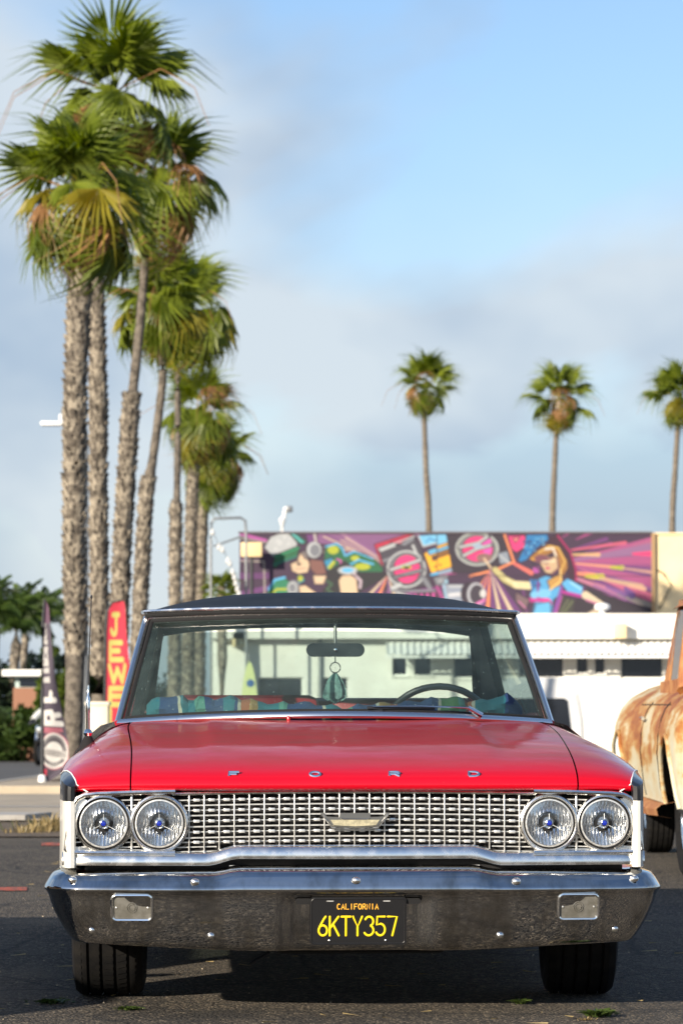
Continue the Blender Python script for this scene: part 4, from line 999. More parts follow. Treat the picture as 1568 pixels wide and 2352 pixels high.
BPp([(880,700),(960,620),(1160,690),(1365,745),(1365,800),(840,800)], (.030,.032,.034)); BL([(1000,600),(1200,690)], 16, (.32,.14,.32), .9)
# figure on the right
BPp([(690,305),(770,278),(850,390),(890,500),(885,560),(840,545),(800,420)], (.05,.02,.03)); BL([(770,285),(850,390),(885,500),(885,570)], 12, (.40,.02,.12))
BPp([(515,440),(555,360),(568,278),(705,274),(712,312),(640,360),(570,440),(530,455)], (.02,.22,.48))
for k in range(22): BE(545+rg.uniform(0,140), 285+rg.uniform(0,120), 9, 6, (.01,.06,.18), .9)
for k in range(16): BE(545+rg.uniform(0,140), 285+rg.uniform(0,110), 6, 4, (.25,.62,.85), .8)
BPp([(590,420),(640,380),(705,338),(775,350),(830,440),(835,490),(800,545),(775,470),(735,390),(690,420),(620,440)], (.38,.19,.04)); BL([(650,390),(720,350),(775,365),(815,450),(790,500)], 11, (.66,.42,.10)); BL([(600,430),(640,445),(690,425)], 12, (.68,.36,.04)); BL([(690,370),(740,365),(760,420)], 12, (.78,.72,.60))
BPp([(640,440),(700,405),(765,420),(772,490),(725,527),(690,520),(660,470)], (.60,.44,.26)); BPp([(650,450),(690,405),(740,425),(700,470)],(.30,.15,.14),.8); BE(665,432,44,26,(.20,.08,.10)); BL([(770,430),(775,490),(730,527)], 8, (.25,.10,.10)); BE(705,490,14,9,(.55,.10,.18)); BL([(670,450),(750,445)], 8, (.9,.82,.55)); BE(725,415,20,9,DK); BE(632,500,22,22,(.45,.10,.38)); BL([(605,460),(650,500)], 10, DK)
BPp([(590,655),(640,560),(692,535),(770,560),(805,640),(740,690),(732,790),(598,790),(622,700)], (.10,.40,.68)); BPp([(610,560),(640,560),(660,600),(620,610)], BU); BPp([(700,570),(790,520),(800,590),(720,625)], (.55,.32,.08)); BL([(785,500),(790,570),(720,625)], 12, (.80,.55,.18))
BL([(645,580),(640,690)], 16, (.20,.05,.28)); BL([(590,690),(690,690),(720,710)], 26, (.55,.04,.28)); BE(700,700,26,20,(.80,.08,.35)); BL([(800,590),(740,790)], 20, (.25,.08,.35)); BPp([(630,715),(720,700),(725,790),(605,790)], (.14,.48,.75)); BE(680,650,46,28,(.25,.60,.85),.7); BE(620,660,28,22,(.25,.60,.85),.7)
BPp([(788,585),(830,553),(935,608),(945,642),(905,668),(840,655)], (.12,.45,.75)); BL([(850,580),(920,625)], 14, (.35,.70,.92), .8); BL([(800,640),(940,672)], 20, (.45,.04,.30)); BL([(935,610),(925,680)], 16, (.12,.05,.14))
BPp([(795,665),(885,685),(860,788),(760,788)], (.05,.06,.04)); BL([(860,700),(800,780)], 8, (.18,.22,.10)); BL([(835,690),(790,760)], 8, (.16,.18,.10)); BL([(795,665),(755,788)], 8, (.45,.10,.35))
BL([(365,500),(430,565),(500,600)], 44, (.10,.05,.06)); BL([(370,500),(430,560),(490,590)], 36, (.55,.50,.22), 1, 44); BL([(505,595),(590,600)], 48, (.72,.66,.38)); BL([(440,560),(500,590)], 12, (.78,.76,.50), .8); BL([(600,570),(610,620)], 20, BU)
BL([(945,660),(1055,722)], 50, (.70,.60,.42), 1, 30); BL([(950,690),(1050,725)], 14, (.55,.20,.35), .9); BL([(1060,735),(960,790)], 40, (.58,.48,.34), 1, 30)
BPp([(500,640),(590,690),(560,760),(500,700)], (.20,.14,.14)); BL([(520,700),(560,740)], 8, (.6,.2,.4))
mu.line([(877, 2108), (2384, 2110)], 3, DK, .8)
pa, pb, pc_ = px(550, 1225, YM), px(1495, 1225, YM), px(1495, 1420, YM)
bz0 = gz(YM)
mb_ = empty('mural_building', (3, YM, bz0)); tag(mb_, 'building with a graffiti mural of two figures and a boombox', 'building')
def rel(o, par): o.matrix_parent_inverse = Matrix.Translation(-par.location); return o
mu.C = np.clip((mu.C**1.08*.66)*.90 + .10*np.array((.09,.03,.10)), 0, 1)
me = mu.mesh('mural', lambda u, v: (pa.x+(pb.x-pa.x)*u, YM-.02, pa.z+(pc_.z-pa.z)*v), M['painted'])
o = rel(put('mural', me, mb_), mb_); o['label'] = 'colourful graffiti mural with boombox, green jacket figure and blue capped figure'
x_r = 15.0
rel(MB().box(pa.x, pb.x+.001, YM, YM+14, bz0, pa.z).obj('wall', mat('dark_wall', (.05,.045,.05), .8), mb_, smooth=False), mb_)
rel(MB().box(pb.x+.002, x_r, YM+.04, YM+14, bz0, pa.z-.03).obj('wall', M['cream'], mb_, smooth=False), mb_)
rel(MB().box(pa.x-.03, pb.x+.03, YM-.06, YM+.3, pa.z, pa.z+.05).obj('coping', mat('coping', (.10,.09,.10), .7), mb_, smooth=False), mb_)
rel(MB().box(pb.x+.05, x_r, YM-.02, YM+.3, pa.z-.03, pa.z+.02).obj('coping', M['cream'], mb_, smooth=False), mb_)
rel(MB().box(pb.x+.0, pb.x+.10, YM-.08, YM-.0, bz0, pa.z).obj('downpipe', mat('rusty_pipe', (.30,.19,.09), .6), mb_, smooth=False), mb_)
rel(MB().tube([(pb.x+.2,YM-.03,3.6),(pb.x+.55,YM-.05,4.25),(pb.x+.3,YM-.05,4.6),(pb.x+.12,YM-.05,4.7)], .02, 6).obj('cable', M['dash'], mb_), mb_)

# white shop in front
zt = px(784, 1412, YW).z; wz0 = gz(YW)
shop = empty('white_shop', (4, YW, wz0)); tag(shop, 'low white stucco shop with corrugated awning under the mural', 'building')
xl = px(488, 1500, YW).x
def shp(b_, n, m, **k): return rel(b_.obj(n, m, shop, **k), shop)
def WX(x): return px(x, 1500, YW).x
def WZ(y): return px(784, y, YW).z
wins = [(1190,1296,1506,1558),(1322,1352,1506,1548),(1364,1391,1506,1549),(1424,1524,1506,1559),(590,696,1556,1640),(730,800,1556,1640),(900,936,1506,1552),(950,992,1506,1552),(1040,1110,1506,1558)]
# wall with real openings: built from vertical strips between window edges
xsx = sorted(set([xl, 13.0] + [WX(w[0]) for w in wins] + [WX(w[1]) for w in wins]))
wl = MB()
for a, c in zip(xsx, xsx[1:]):
    mid = (a+c)/2; hole = [(WZ(w[3]), WZ(w[2])) for w in wins if WX(w[0]) < mid < WX(w[1])]
    z = wz0
    for h0, h1 in sorted(hole):
        wl.box(a, c, YW, YW+.25, z, h0); z = h1
    wl.box(a, c, YW, YW+.25, z, zt)
wl.box(xl, 13.0, YW+.26, YM-.1, wz0, zt-.15); wl.box(xl, xl+.2, YW+.25, YM-.1, wz0, zt)
shp(wl, 'wall', M['stucco'], smooth=False)
for (x0, x1, y0, y1) in wins:
    w_ = empty('window'); w_.parent = shop; w_.matrix_parent_inverse = Matrix.Translation(-shop.location)
    a, c, z0, z1 = WX(x0), WX(x1), WZ(y1), WZ(y0)
    MB().box(a, c, YW+.16, YW+.20, z0, z1).obj('pane', M['darkglass'], w_, smooth=False)
    fb = MB(); t = .035
    for q in ((a,c,z0,z0+t),(a,c,z1-t,z1),(a,a+t,z0+t,z1-t),(c-t,c,z0+t,z1-t)): fb.box(q[0], q[1], YW+.10, YW+.155, q[2], q[3])
    fb.obj('frame', M['metal_white'], w_, smooth=False)
    MB().box(a-.04, c+.04, YW-.05, YW+.1, z0-.05, z0-.002).obj('sill', M['stucco'], w_, smooth=False)
shp(MB().box(xl-.05, 13.05, YW-.40, YW-.002, px(784,1467,YW-.4).z, zt+.02), 'fascia', M['stucco'], smooth=False)
# corrugated awning
aw = empty('awning'); aw.parent = shop; aw.matrix_parent_inverse = Matrix.Translation(-shop.location)
xa_, xe_ = WX(886), 12.8; z1_, z0_ = WZ(1473), px(784, 1505, YW-1.0).z
rows = [[], []]; n = int((xe_-xa_)/.028)
for i in range(n+1):
    x = xa_+(xe_-xa_)*i/n; d = .022*math.cos(2*math.pi*(x-xa_)/.17)
    rows[0].append((x, YW-.10, z1_+d)); rows[1].append((x, YW-1.0, z0_+d+.02))
MB().grid(rows).obj('sheet', M['metal_white'], aw)
MB().box(xa_-.03, xe_+.03, YW-1.05, YW-1.0, z0_-.075, z0_-.01).obj('edge_rail', M['metal_white'], aw, smooth=False)
for i in range(5):
    x = xa_+.1+(xe_-xa_-.2)*i/4; MB().tube([(x,YW-.98,z0_-.05),(x,YW-.05,z0_+.05)], .02, 6).obj('bracket', M['metal_white'], aw)
# things on the wall and roof of the shop
q = px(1420, 1450, YW-.12)
o = MB().box(q.x-.15, q.x+.15, YW-.80, YW-.403, q.z-.2, q.z+.18, .015).obj('wall_box', mat('cream_box', (.74,.60,.36), .6)); tag(o, 'cream metal box fixed on the white shop fascia', 'box')
q = px(1383, 1400, YW+.5)
o = empty('roof_vent', (q.x, YW+.5, zt-.15)); tag(o, 'small white roof vent on top of the white shop', 'vent')
MB().lathe([(.08,.0),(.08,.28),(.19,.30),(.21,.36),(.19,.42),(.08,.46),(0,.47)], 16).obj('cowl', M['metal_white'], o)
q = px(548, 1470, YW-.2)
o = MB().box(q.x-.16,q.x+.16,YW-.4,YW-.002,q.z-.18,q.z+.2,.02).obj('wall_box', mat('tan_box', (.62,.50,.28), .6)); tag(o, 'tan box on the white wall seen through the car windows', 'box')
p0 = px(735, 1440, YW-.08)
o = MB().tube([(p0.x, YW-.06, zt+.3), (p0.x, YW-.06, 1.3), (p0.x+.02, YW-.06, .5)], .05, 8).obj('vent_pipe', M['grey_metal']); tag(o, 'grey vent pipe running down the white shop wall', 'pipe')

# mast lamp on the mural building, lamp box, bulbs and frame
q0 = px(650, 1222, YM+.5); 
o = empty('roof_lamp', (q0.x, YM+.5, q0.z)); tag(o, 'white flood lamp on a short mast above the mural', 'lamp')
k = YM/FPX
MB().tube([(-2*k,0,-.1),(-2*k,0,28*k),(1*k,0,30*k)], .10, 8).obj('base', M['metal_white'], o)
MB().tube([(0,0,25*k),(6*k,0,57*k)], .055, 8).obj('mast', M['metal_white'], o)
MB().box(6*k, 22*k, -.12, .12, 46*k, 60*k, .03).obj('lamp_head', M['grey_metal'], o)
q0 = px(577, 1262, YM-.9)
o = empty('flood_light', (q0.x, YM-.7, gz(YM)+4.3)); tag(o, 'cream flood light box on a dark bracket before the left end of the mural', 'lamp')
fr_ = MB().box(-.29,.29,-.12,.06,q0.z-.2-o.location.z,q0.z+.2-o.location.z,.02).obj('lamp_head', mat('cream_lamp', (.66,.50,.26), .6), o)
MB().tube([(0,.0,-.9),(0,0,q0.z-.2-o.location.z)], .045, 8).obj('bracket', M['dash'], o)
# arched metal frame with bulbs, standing left of the building
YF = 83.0
fr0 = px(520, 1500, YF); o = empty('pergola_frame', (fr0.x, YF, gz(YF))); tag(o, 'thin grey tube frame left of the mural building', 'frame')
def fl(pts): return [tuple(px(x, y, YF)-o.location) for x, y in pts]
MB().tube(fl([(485,1760),(484,1240),(486,1200),(492,1191),(552,1189),(563,1196),(565,1225),(566,1760)]), .032, 8).obj('tube', M['grey_metal'], o)
MB().tube(fl([(490,1255),(555,1232),(566,1238)]), .024, 8).obj('brace', M['grey_metal'], o)
bulb_m = mat('bulb_glass', (0.62,0.62,0.60), 0.2, coat=1.0)
bm_ = MB().lathe([(0,-.07),(.045,-.05),(.06,0),(.04,.05),(.02,.08),(.02,.11)], 12).mesh('bulb', bulb_m)
bpt = [(488,1222),(503,1256),(511,1262),(523,1287),(528,1293),(534,1313),(538,1325),(541,1338),(545,1352),(549,1362)]
sl = empty('string_light', px(488, 1210, YF-.3)); tag(sl, 'string of white bulbs hanging left of the mural', 'string lights')
MB().tube([tuple(px(x, y-3, YF-.3)-sl.location) for x, y in [(485,1200)]+bpt], .008, 5).obj('cable', M['dash'], sl)
for x, y in bpt: put('bulb', bm_, sl, px(x, y+2, YF-.3)-sl.location)

# ------------------------------------------------------------------ fan palms
M['frond'] = leaf_mat('palm_frond', (0.022, 0.056, 0.010), (0.275, 0.325, 0.028))
M['frond_dry'] = leaf_mat('palm_frond_dry', (0.24, 0.12, 0.045), (0.46, 0.27, 0.12), 0.25)
M['frond_yel'] = leaf_mat('palm_frond_yellow', (0.14, 0.15, 0.012), (0.36, 0.29, 0.03), 0.4)
M['trunk'] = mat('palm_trunk', (0.17, 0.145, 0.115), 0.9, col2=(0.06, 0.05, 0.04), scale=9, bump=0.8, bscale=22, dist=0.03)
M['boot'] = mat('palm_leaf_base', (0.33, 0.285, 0.22), 0.9, col2=(0.085, 0.07, 0.055), scale=7, lo=.36, hi=.62)
M['trunk_smooth'] = mat('palm_trunk_smooth', (0.19, 0.16, 0.125), 0.85, col2=(0.115, 0.095, 0.072), scale=3, stretch=(1,1,6), bump=.5, bscale=18, dist=.02)
M['trunk_red'] = mat('palm_fibre_red', (0.40, 0.17, 0.07), 0.9, col2=(0.20,0.07,0.03), scale=10, bump=.8)
def fan_frond(seed, spread=118, dead=False, droop=.22, bend=0):
    rg = random.Random(seed); b = MB(); pet = .46; cb, sb_ = math.cos(R(bend)), math.sin(R(bend))
    pts = [(0,0,0),(pet*.5,0,.03),(pet,0,0)]
    def bd(x, y, z):
        x -= pet; return (pet+x*cb+z*sb_, y, -x*sb_+z*cb)
    b.tube(pts+[bd(pet+.14,0,-.008)], [.016,.012,.009,.003], 5, flat=.6)
    n = 26; da = 2*spread/n
    for i in range(n):
        th = -spread+da*(i+.5)+rg.uniform(-1,1); f = abs(th)/spread
        L = (.60-.14*f*f)*rg.uniform(.88,1.05); dr = droop*rg.uniform(.7,1.4)
        def P(r, a, z):
            rr_ = r*L; return bd(pet+rr_*math.cos(R(a)), rr_*math.sin(R(a)), z - dr*r**2*L*1.3 - (.12*f*r*L))
        pl_ = .026
        if rg.random() < .04: continue
        v = [P(.04, th, 0), P(.46, th-da*.5, -pl_), P(.46, th, pl_), P(.46, th+da*.5, -pl_), P(.78, th-da*.15+rg.uniform(-1.5,1.5), -.01-.05*dr), P(.78, th+da*.13, -.01-.05*dr), P(1.08, th+rg.uniform(-3,3), -.14*rg.uniform(.5,2.4)*(2 if dead else 1))]
        b.add(v, [(0,1,2),(0,2,3),(1,4,2),(2,4,5),(2,5,3),(4,6,5)])
    return b.mesh('frond', M['frond_dry'] if dead else M['frond'], smooth=False)
fr_g = [fan_frond(s, 108+6*(s % 3), False, .12+.05*(s % 4), 0) for s in range(5)]
fr_h = [fan_frond(40+s, 100+8*(s % 3), False, .25, 35+14*(s % 3)) for s in range(5)]
def recol(me, m): c = me.copy(); c.materials.clear(); c.materials.append(m); return c
fr_y = [recol(fr_h[1], M['frond_yel']), recol(fr_h[3], M['frond_yel'])]
fr_d = [fan_frond(20+s, 55+15*s, True, .5, 40) for s in range(2)]
def frond_matrix(c, az, el, roll, k):
    d = Vector((math.cos(az)*math.cos(el), math.sin(az)*math.cos(el), math.sin(el)))
    up = Vector((0,0,1)) - d*d.z
    if up.length < .05: up = Vector((-math.cos(az), -math.sin(az), 0))
    up.normalize(); side = up.cross(d)
    q = Matrix((d, side, up)).transposed().to_4x4() @ Matrix.Rotation(roll, 4, 'X')
    return Matrix.Translation(c) @ q @ Matrix.Scale(k, 4)
def palm(label, Z, path, widths, crown, Rpx, seed, n=44, boots=None, red=None, group='fan palms in a row along the pavement', wild=.42, stalks=4, tuft=False):
    rg = random.Random(seed); k = Z/FPX
    base = px(path[0][0], path[0][1], Z); base.z = gz(Z)+.05
    t = empty('palm_tree', base); tag(t, label, 'palm tree', group)
    pp = [px(x, y, Z)-base for x, y in path]; pp[0] = Vector((pp[0].x, 0, -.05))
    n_s = 7; sp = spl(pp, n_s); rad = []
    for i in range(len(sp)):
        f = i/n_s; j = min(int(f), len(widths)-2); rad.append((widths[j]+(widths[j+1]-widths[j])*(f-j))*k*(.41 if boots else .5))
    total = len(sp); ybs = None
    mi = None
    tb = MB(); tb.tube(sp, [r*(1+.05*math.sin(i*2.1)) for i, r in enumerate(rad)], 14)
    tr = tb.obj('trunk', M['trunk'] if boots else M['trunk_smooth'], t)
    if boots:
        lb = MB(); i0, i1 = boots
        # overlapping leaf bases spiralling round the trunk
        length = sum((sp[i+1]-sp[i]).length for i in range(total-1)); step = .085
        s_ = 0.0
        for i in range(total-1):
            seg = (sp[i+1]-sp[i]); m_ = max(1, int(seg.length/step))
            if not (i0*n_s <= i < i1*n_s): continue
            for j in range(m_):
                c = sp[i]+seg*(j/m_); r = rad[i]+(rad[i+1]-rad[i])*(j/m_); nb = 9
                ph = rg.uniform(0,.5)+(i*7+j)*2.4
                for q in range(nb):
                    a = ph+2*math.pi*q/nb+rg.uniform(-.15,.15); ca, sa = math.cos(a), math.sin(a); w = .062*rg.uniform(.8,1.2)*(r/.17)
                    out = rg.uniform(.03,.085)*(r/.17); h = rg.uniform(.06,.12)
                    o_ = Vector((ca, sa, 0)); sd_ = Vector((-sa, ca, 0))*w; tw = Vector((0,0,1))
                    bse = c+o_*(r*.93)
                    v = [bse-sd_-tw*.03, bse+sd_-tw*.03, bse+sd_*.75+o_*out+tw*h, bse-sd_*.75+o_*out+tw*h, bse+o_*(-.01)+tw*h*.9, bse+o_*out*.3-tw*.05]
                    lb.add(v, [(0,5,3),(5,2,3),(5,1,2),(3,2,4),(0,3,4),(1,4,2)])
        o = lb.obj('leaf_bases', M['boot'], t, smooth=False); o['kind'] = 'stuff'
    if red:
        lb = MB(); i = int(red*n_s)
        lb.tube(sp[i:], [r*1.35*(1+.18*math.sin(j*1.9)) for j, r in enumerate(rad[i:])], 12)
        lb.obj('fibre_sheath', M['trunk_red'], t)
    cc = px(crown[0], crown[1], Z)-base
    R0 = Rpx*k*1.10
    heart = sp[-1].lerp(cc, .75)
    MB().tube([sp[-1]-Vector((0,0,.05)), sp[-1].lerp(heart,.5), heart], [rad[-1]*1.1, rad[-1]*1.15, rad[-1]*.5], 10).obj('crown_shaft', M['trunk_red'] if red else M['boot'], t)
    for i in range(n):
        f = (i+.5)/n; az = i*2.39996+rg.uniform(-.6,.6)
        el = R(84-128*f**.9+rg.uniform(-16,16)); kk = R0*rg.uniform(.80,1.26)*(1.0 if f > .15 else .92)
        c = heart+Vector((rg.uniform(-.04,.04), rg.uniform(-.04,.04), -wild*R0*f+.08*R0))
        if tuft: el = R(86-135*f+rg.uniform(-10,10)); kk = R0*rg.uniform(.88,1.12)
        dead = (f > .55 and rg.random() < .22) or rg.random() < .03
        me = rg.choice(fr_d) if dead else (rg.choice(fr_y) if f > .5 and rg.random() < .20 else (rg.choice(fr_h) if f > (.72 if tuft else .38) else rg.choice(fr_g)))
        if dead: kk *= .8
        o = put('frond', me, t); o.matrix_local = frond_matrix(c, az, el, rg.uniform(-.5,.5), kk)
        if dead: o['label'] = 'dry tan frond'
    for i in range(stalks):
        az = rg.uniform(0, 6.28); l = R0*rg.uniform(1.05,1.4); dx, dy = math.cos(az), math.sin(az)
        MB().tube([heart, heart+Vector((dx*l*.5, dy*l*.5, l*.18)), heart+Vector((dx*l*.85, dy*l*.85, -.02*l)), heart+Vector((dx*l, dy*l, -l*.38))], [.012,.010,.007,.004], 5).obj('flower_stalk', M['frond_dry'], t)
    return t
palm('nearest thick-trunked fan palm, its shaggy crown lowest at the left', 48, [(165,1805),(173,1500),(171,1200),(173,900),(184,650),(196,500)], [52,54,56,58,60,56], (188,425), 184, 1, 34, boots=(0.95,5))
palm('tall fan palm just right of the nearest trunk, with the highest crown', 51.7, [(226,1800),(228,1500),(226,1200),(225,900),(222,650),(236,430),(250,290)], [44,46,46,44,40,36,30], (262,185), 186, 2, 34, boots=(0.8,6))
palm('leaning fan palm whose rough bark stops in a collar halfway up', 55.7, [(262,1795),(274,1400),(290,1100),(302,915),(305,898),(322,740),(335,580),(350,470)], [48,46,46,46,28,26,22,20], (388,395), 158, 3, 34, boots=(0.1,3.05))
palm('slim curving fan palm with a red-brown sheath under its crown', 60.0, [(308,1790),(318,1480),(333,1180),(341,1105),(350,1060),(366,940),(374,850),(368,770),(361,705)], [40,38,38,36,25,24,23,22,24], (368,690), 125, 4, 30, boots=(0.1,3.05), red=7)
palm('slender smooth-topped fan palm, rough only below, in the middle of the row', 75.0, [(398,1760),(402,1390),(404,1165),(406,1150),(408,1000),(409,830),(420,740)], [33,31,32,20,18,17,17], (438,690), 132, 5, 36, boots=(0.1,2.05))
palm('shorter fan palm with a pale rough trunk near the end of the row', 93.0, [(427,1750),(434,1390),(440,1180),(448,1000)], [32,31,30,29], (474,930), 112, 6, 34, boots=(0.1,3))
palm('last and shortest fan palm of the row, crown lowest at its right', 97.0, [(455,1740),(460,1380),(465,1200),(472,1075)], [30,28,27,26], (503,1035), 98, 7, 32, boots=(0.1,3))
palm('lone fan palm above the boombox of the mural', 120.0, [(988,1560),(985,1225),(978,1080),(973,930)], [16,15,13,11], (980,880), 80, 18, 27, wild=.12, tuft=True, group='fan palms behind the mural building', stalks=2)
palm('lone fan palm above the blue cap of the mural, middle of three', 120.0, [(1264,1560),(1268,1225),(1273,1080),(1279,950)], [16,15,13,11], (1286,908), 84, 29, 24, wild=.16, tuft=True, group='fan palms behind the mural building', stalks=2)
palm('fan palm cut by the right edge of the picture', 120.0, [(1538,1560),(1543,1225),(1550,1080),(1558,950)], [16,15,13,11], (1562,902), 82, 35, 29, wild=.10, tuft=True, group='fan palms behind the mural building', stalks=2)
# young fan palm between the row and the mural building
yp = px(508, 1400, 84); yp.z = gz(84)
t = empty('young_palm', yp); tag(t, 'young bushy fan palm left of the mural building', 'palm tree')
hy = px(508, 1345, 84).z-yp.z
MB().tube([(0,0,0),(.03,0,hy*.6),(0,0,hy)], [.16,.13,.1], 10).obj('trunk', M['boot'], t)
rg = random.Random(4)
for i in range(20):
    o = put('frond', rg.choice(fr_g), t); o.matrix_local = frond_matrix(Vector((0,0,hy-.1)), i*2.4, R(80-110*i/20), rg.uniform(-.4,.4), .58*rg.uniform(.8,1.1))
# ------------------------------------------------------------------ background trees at the left
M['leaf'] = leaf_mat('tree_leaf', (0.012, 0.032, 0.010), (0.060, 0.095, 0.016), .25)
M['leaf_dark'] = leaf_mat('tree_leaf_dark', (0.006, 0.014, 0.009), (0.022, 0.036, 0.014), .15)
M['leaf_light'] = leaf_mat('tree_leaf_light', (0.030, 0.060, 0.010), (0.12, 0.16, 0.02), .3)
M['bark'] = mat('bark', (0.12, 0.085, 0.06), 0.9, col2=(0.06,0.045,0.03), scale=8, bump=.6)
def tree(label, x, Y, h, rx, rz, n, m, seed, cat='tree', name='tree', group='trees and shrubs beyond the street', z0=None, trunk=True, leaf=.16):
    rg = random.Random(seed); b0 = Vector((x, Y, gz(Y) if z0 is None else z0)); t = empty(name, b0); tag(t, label, cat, group)
    if trunk:
        tb = MB(); tb.tube([(0,0,-.1),(rg.uniform(-.1,.1),0,h*.35),(rg.uniform(-.2,.2),0,h*.8)], [.16,.12,.05], 10)
        for i in range(5):
            a = rg.uniform(0,6.28); tb.tube([(0,0,h*(.3+.06*i)),(rx*.5*math.cos(a),rx*.5*math.sin(a),h*(.5+.07*i))], [.07,.02], 6)
        tb.obj('trunk', M['bark'], t)
    cl = [(rg.gauss(0,.45)*rx, rg.gauss(0,.45)*rx, h-rz+rg.uniform(-.8,.75)*rz, rg.uniform(.25,.5)) for i in range(26)]
    b = MB()
    for i in range(n):
        cx_, cy_, cz_, cr = rg.choice(cl); d = Vector((rg.gauss(0,1), rg.gauss(0,1), rg.gauss(0,1))).normalized()*cr*rx*rg.uniform(.6,1.05)
        p = Vector((cx_, cy_, cz_))+Vector((d.x, d.y, d.z*rz/rx*.9)); p.z = max(p.z, .05)
        a = Vector((rg.gauss(0,1), rg.gauss(0,1), rg.gauss(0,1))).normalized(); c = a.orthogonal().normalized(); s_ = leaf*rg.uniform(.6,1.3)
        b.add([p-a*s_, p+c*s_*.45, p+a*s_, p-c*s_*.45], [(0,1,2,3)])
    b.obj('crown', m, t, smooth=False)
    return t
def X(xp, Y): return (xp-784)/FPX*Y
def H(yp, Y): return px(784, yp, Y).z-gz(Y)
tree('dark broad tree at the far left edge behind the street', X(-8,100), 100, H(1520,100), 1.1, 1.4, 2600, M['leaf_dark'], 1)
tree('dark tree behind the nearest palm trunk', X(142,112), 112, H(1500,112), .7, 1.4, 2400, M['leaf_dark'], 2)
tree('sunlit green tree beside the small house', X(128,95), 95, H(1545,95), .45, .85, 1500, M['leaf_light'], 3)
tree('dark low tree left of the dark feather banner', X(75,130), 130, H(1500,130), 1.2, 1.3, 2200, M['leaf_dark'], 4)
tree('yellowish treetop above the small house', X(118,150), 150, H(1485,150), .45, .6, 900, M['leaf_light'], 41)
tree('broad dark hedge along the far side of the street', X(15,97), 97, H(1635,97), 1.0, .7, 2400, M['leaf'], 5, 'hedge', 'hedge', trunk=False)
tree('rounded shrub at the foot of the small house', X(85,95), 95, H(1622,95), .7, .6, 1500, M['leaf'], 6, 'shrub', 'shrub', trunk=False)
tree('green shrub right of the nearest palm trunk', X(215,100), 100, H(1500,100), .5, 1.2, 1500, M['leaf'], 7, 'shrub', 'shrub', trunk=False)
tree('small green shrub behind the cream pillar', X(180,96), 96, H(1560,96), .5, .9, 1200, M['leaf_dark'], 8, 'shrub', 'shrub', trunk=False)
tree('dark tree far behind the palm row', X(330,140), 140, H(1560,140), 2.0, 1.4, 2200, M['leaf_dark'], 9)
# feather palms
M['leaf_palm'] = leaf_mat('feather_palm_leaf', (0.018, 0.050, 0.012), (0.10, 0.15, 0.025), .3)
def feather_frond(seed):
    rg = random.Random(seed); b = MB(); sp = spl([(0,0,0),(.35,0,.16),(.7,0,.12),(1,0,-.18)], 8); b.tube(sp, [.012]*len(sp), 4)
    for i in range(3, len(sp)):
        t = (sp[min(i+1,len(sp)-1)]-sp[i-1]).normalized()
        for s in (-1, 1):
            for j in range(3):
                p = sp[i].lerp(sp[i-1], j/3); l = .24*math.sin(math.pi*min(.95,.15+.8*i/len(sp)))*rg.uniform(.8,1.2)
                e = p+Vector((t.x*l*.5, s*l*.75, -l*rg.uniform(.5,1.0))); w = Vector((.012,0,0))
                m_ = p.lerp(e,.5)+Vector((0,0,.05*l))
                b.add([p, m_-w, e, m_+w], [(0,1,2,3)])
    return b.mesh('feather_frond', M['leaf_palm'], smooth=False)
ff = [feather_frond(s) for s in range(3)]
def qpalm(label, xb, xt, yt, Y, Rpx, seed, w=13, n=22):
    rg = random.Random(seed); b0 = Vector((X(xb,Y), Y, gz(Y))); t = empty('feather_palm', b0); tag(t, label, 'palm tree', 'feather palms beyond the street')
    tp = px(xt, yt, Y)-b0; k = Y/FPX
    MB().tube([(0,0,-.1),(tp.x*.5,0,tp.z*.5),(tp.x,0,tp.z*.86),(tp.x,0,tp.z)], [w*k*.55,w*k*.5,w*k*.75,w*k*.4], 10).obj('trunk', M['boot'], t)
    for i in range(n):
        o = put('frond', rg.choice(ff), t); o.matrix_local = frond_matrix(tp, i*2.4+rg.uniform(-.3,.3), R(80-105*i/n+rg.uniform(-8,8)), rg.uniform(-.3,.3), Rpx*k*rg.uniform(.85,1.1))
qpalm('feather palm with a thick brown trunk, nearest the left edge', 20, 37, 1440, 100, 95, 1, 17)
qpalm('feather palm with a pale slim leaning trunk', 42, 58, 1425, 104, 95, 2, 12)
qpalm('tall feather palm left of the nearest palm trunk', 118, 108, 1420, 116, 80, 3, 12)
qpalm('feather palm cut by the left edge of the picture', -14, -10, 1400, 94, 85, 4, 14)
# small house
Yh = 96.5
ho = empty('house', (X(95,Yh), Yh, gz(Yh))); tag(ho, 'small pale house with a flat white roof half hidden by trees', 'house')
hb = H(1553, Yh)
MB().box(-.75,.55,0,2.0,0,hb).obj('wall', mat('pale_wall', (.42,.52,.50), .8), ho, smooth=False)
MB().box(-1.1,.75,-.4,2.3,hb,hb+.18).obj('roof', M['metal_white'], ho, smooth=False)
MB().box(-.80,.5,-.10,-.005,0,H(1580,Yh)).obj('brick_base', mat('brick_base', (.28,.14,.09), .9), ho, smooth=False)
MB().box(-.62,-.02,-.06,-.003,H(1577,Yh),H(1560,Yh)).obj('window', M['darkglass'], ho, smooth=False)
MB().box(.1,.26,.4,.6,hb+.18,hb+.7).obj('chimney', M['metal_white'], ho, smooth=False)
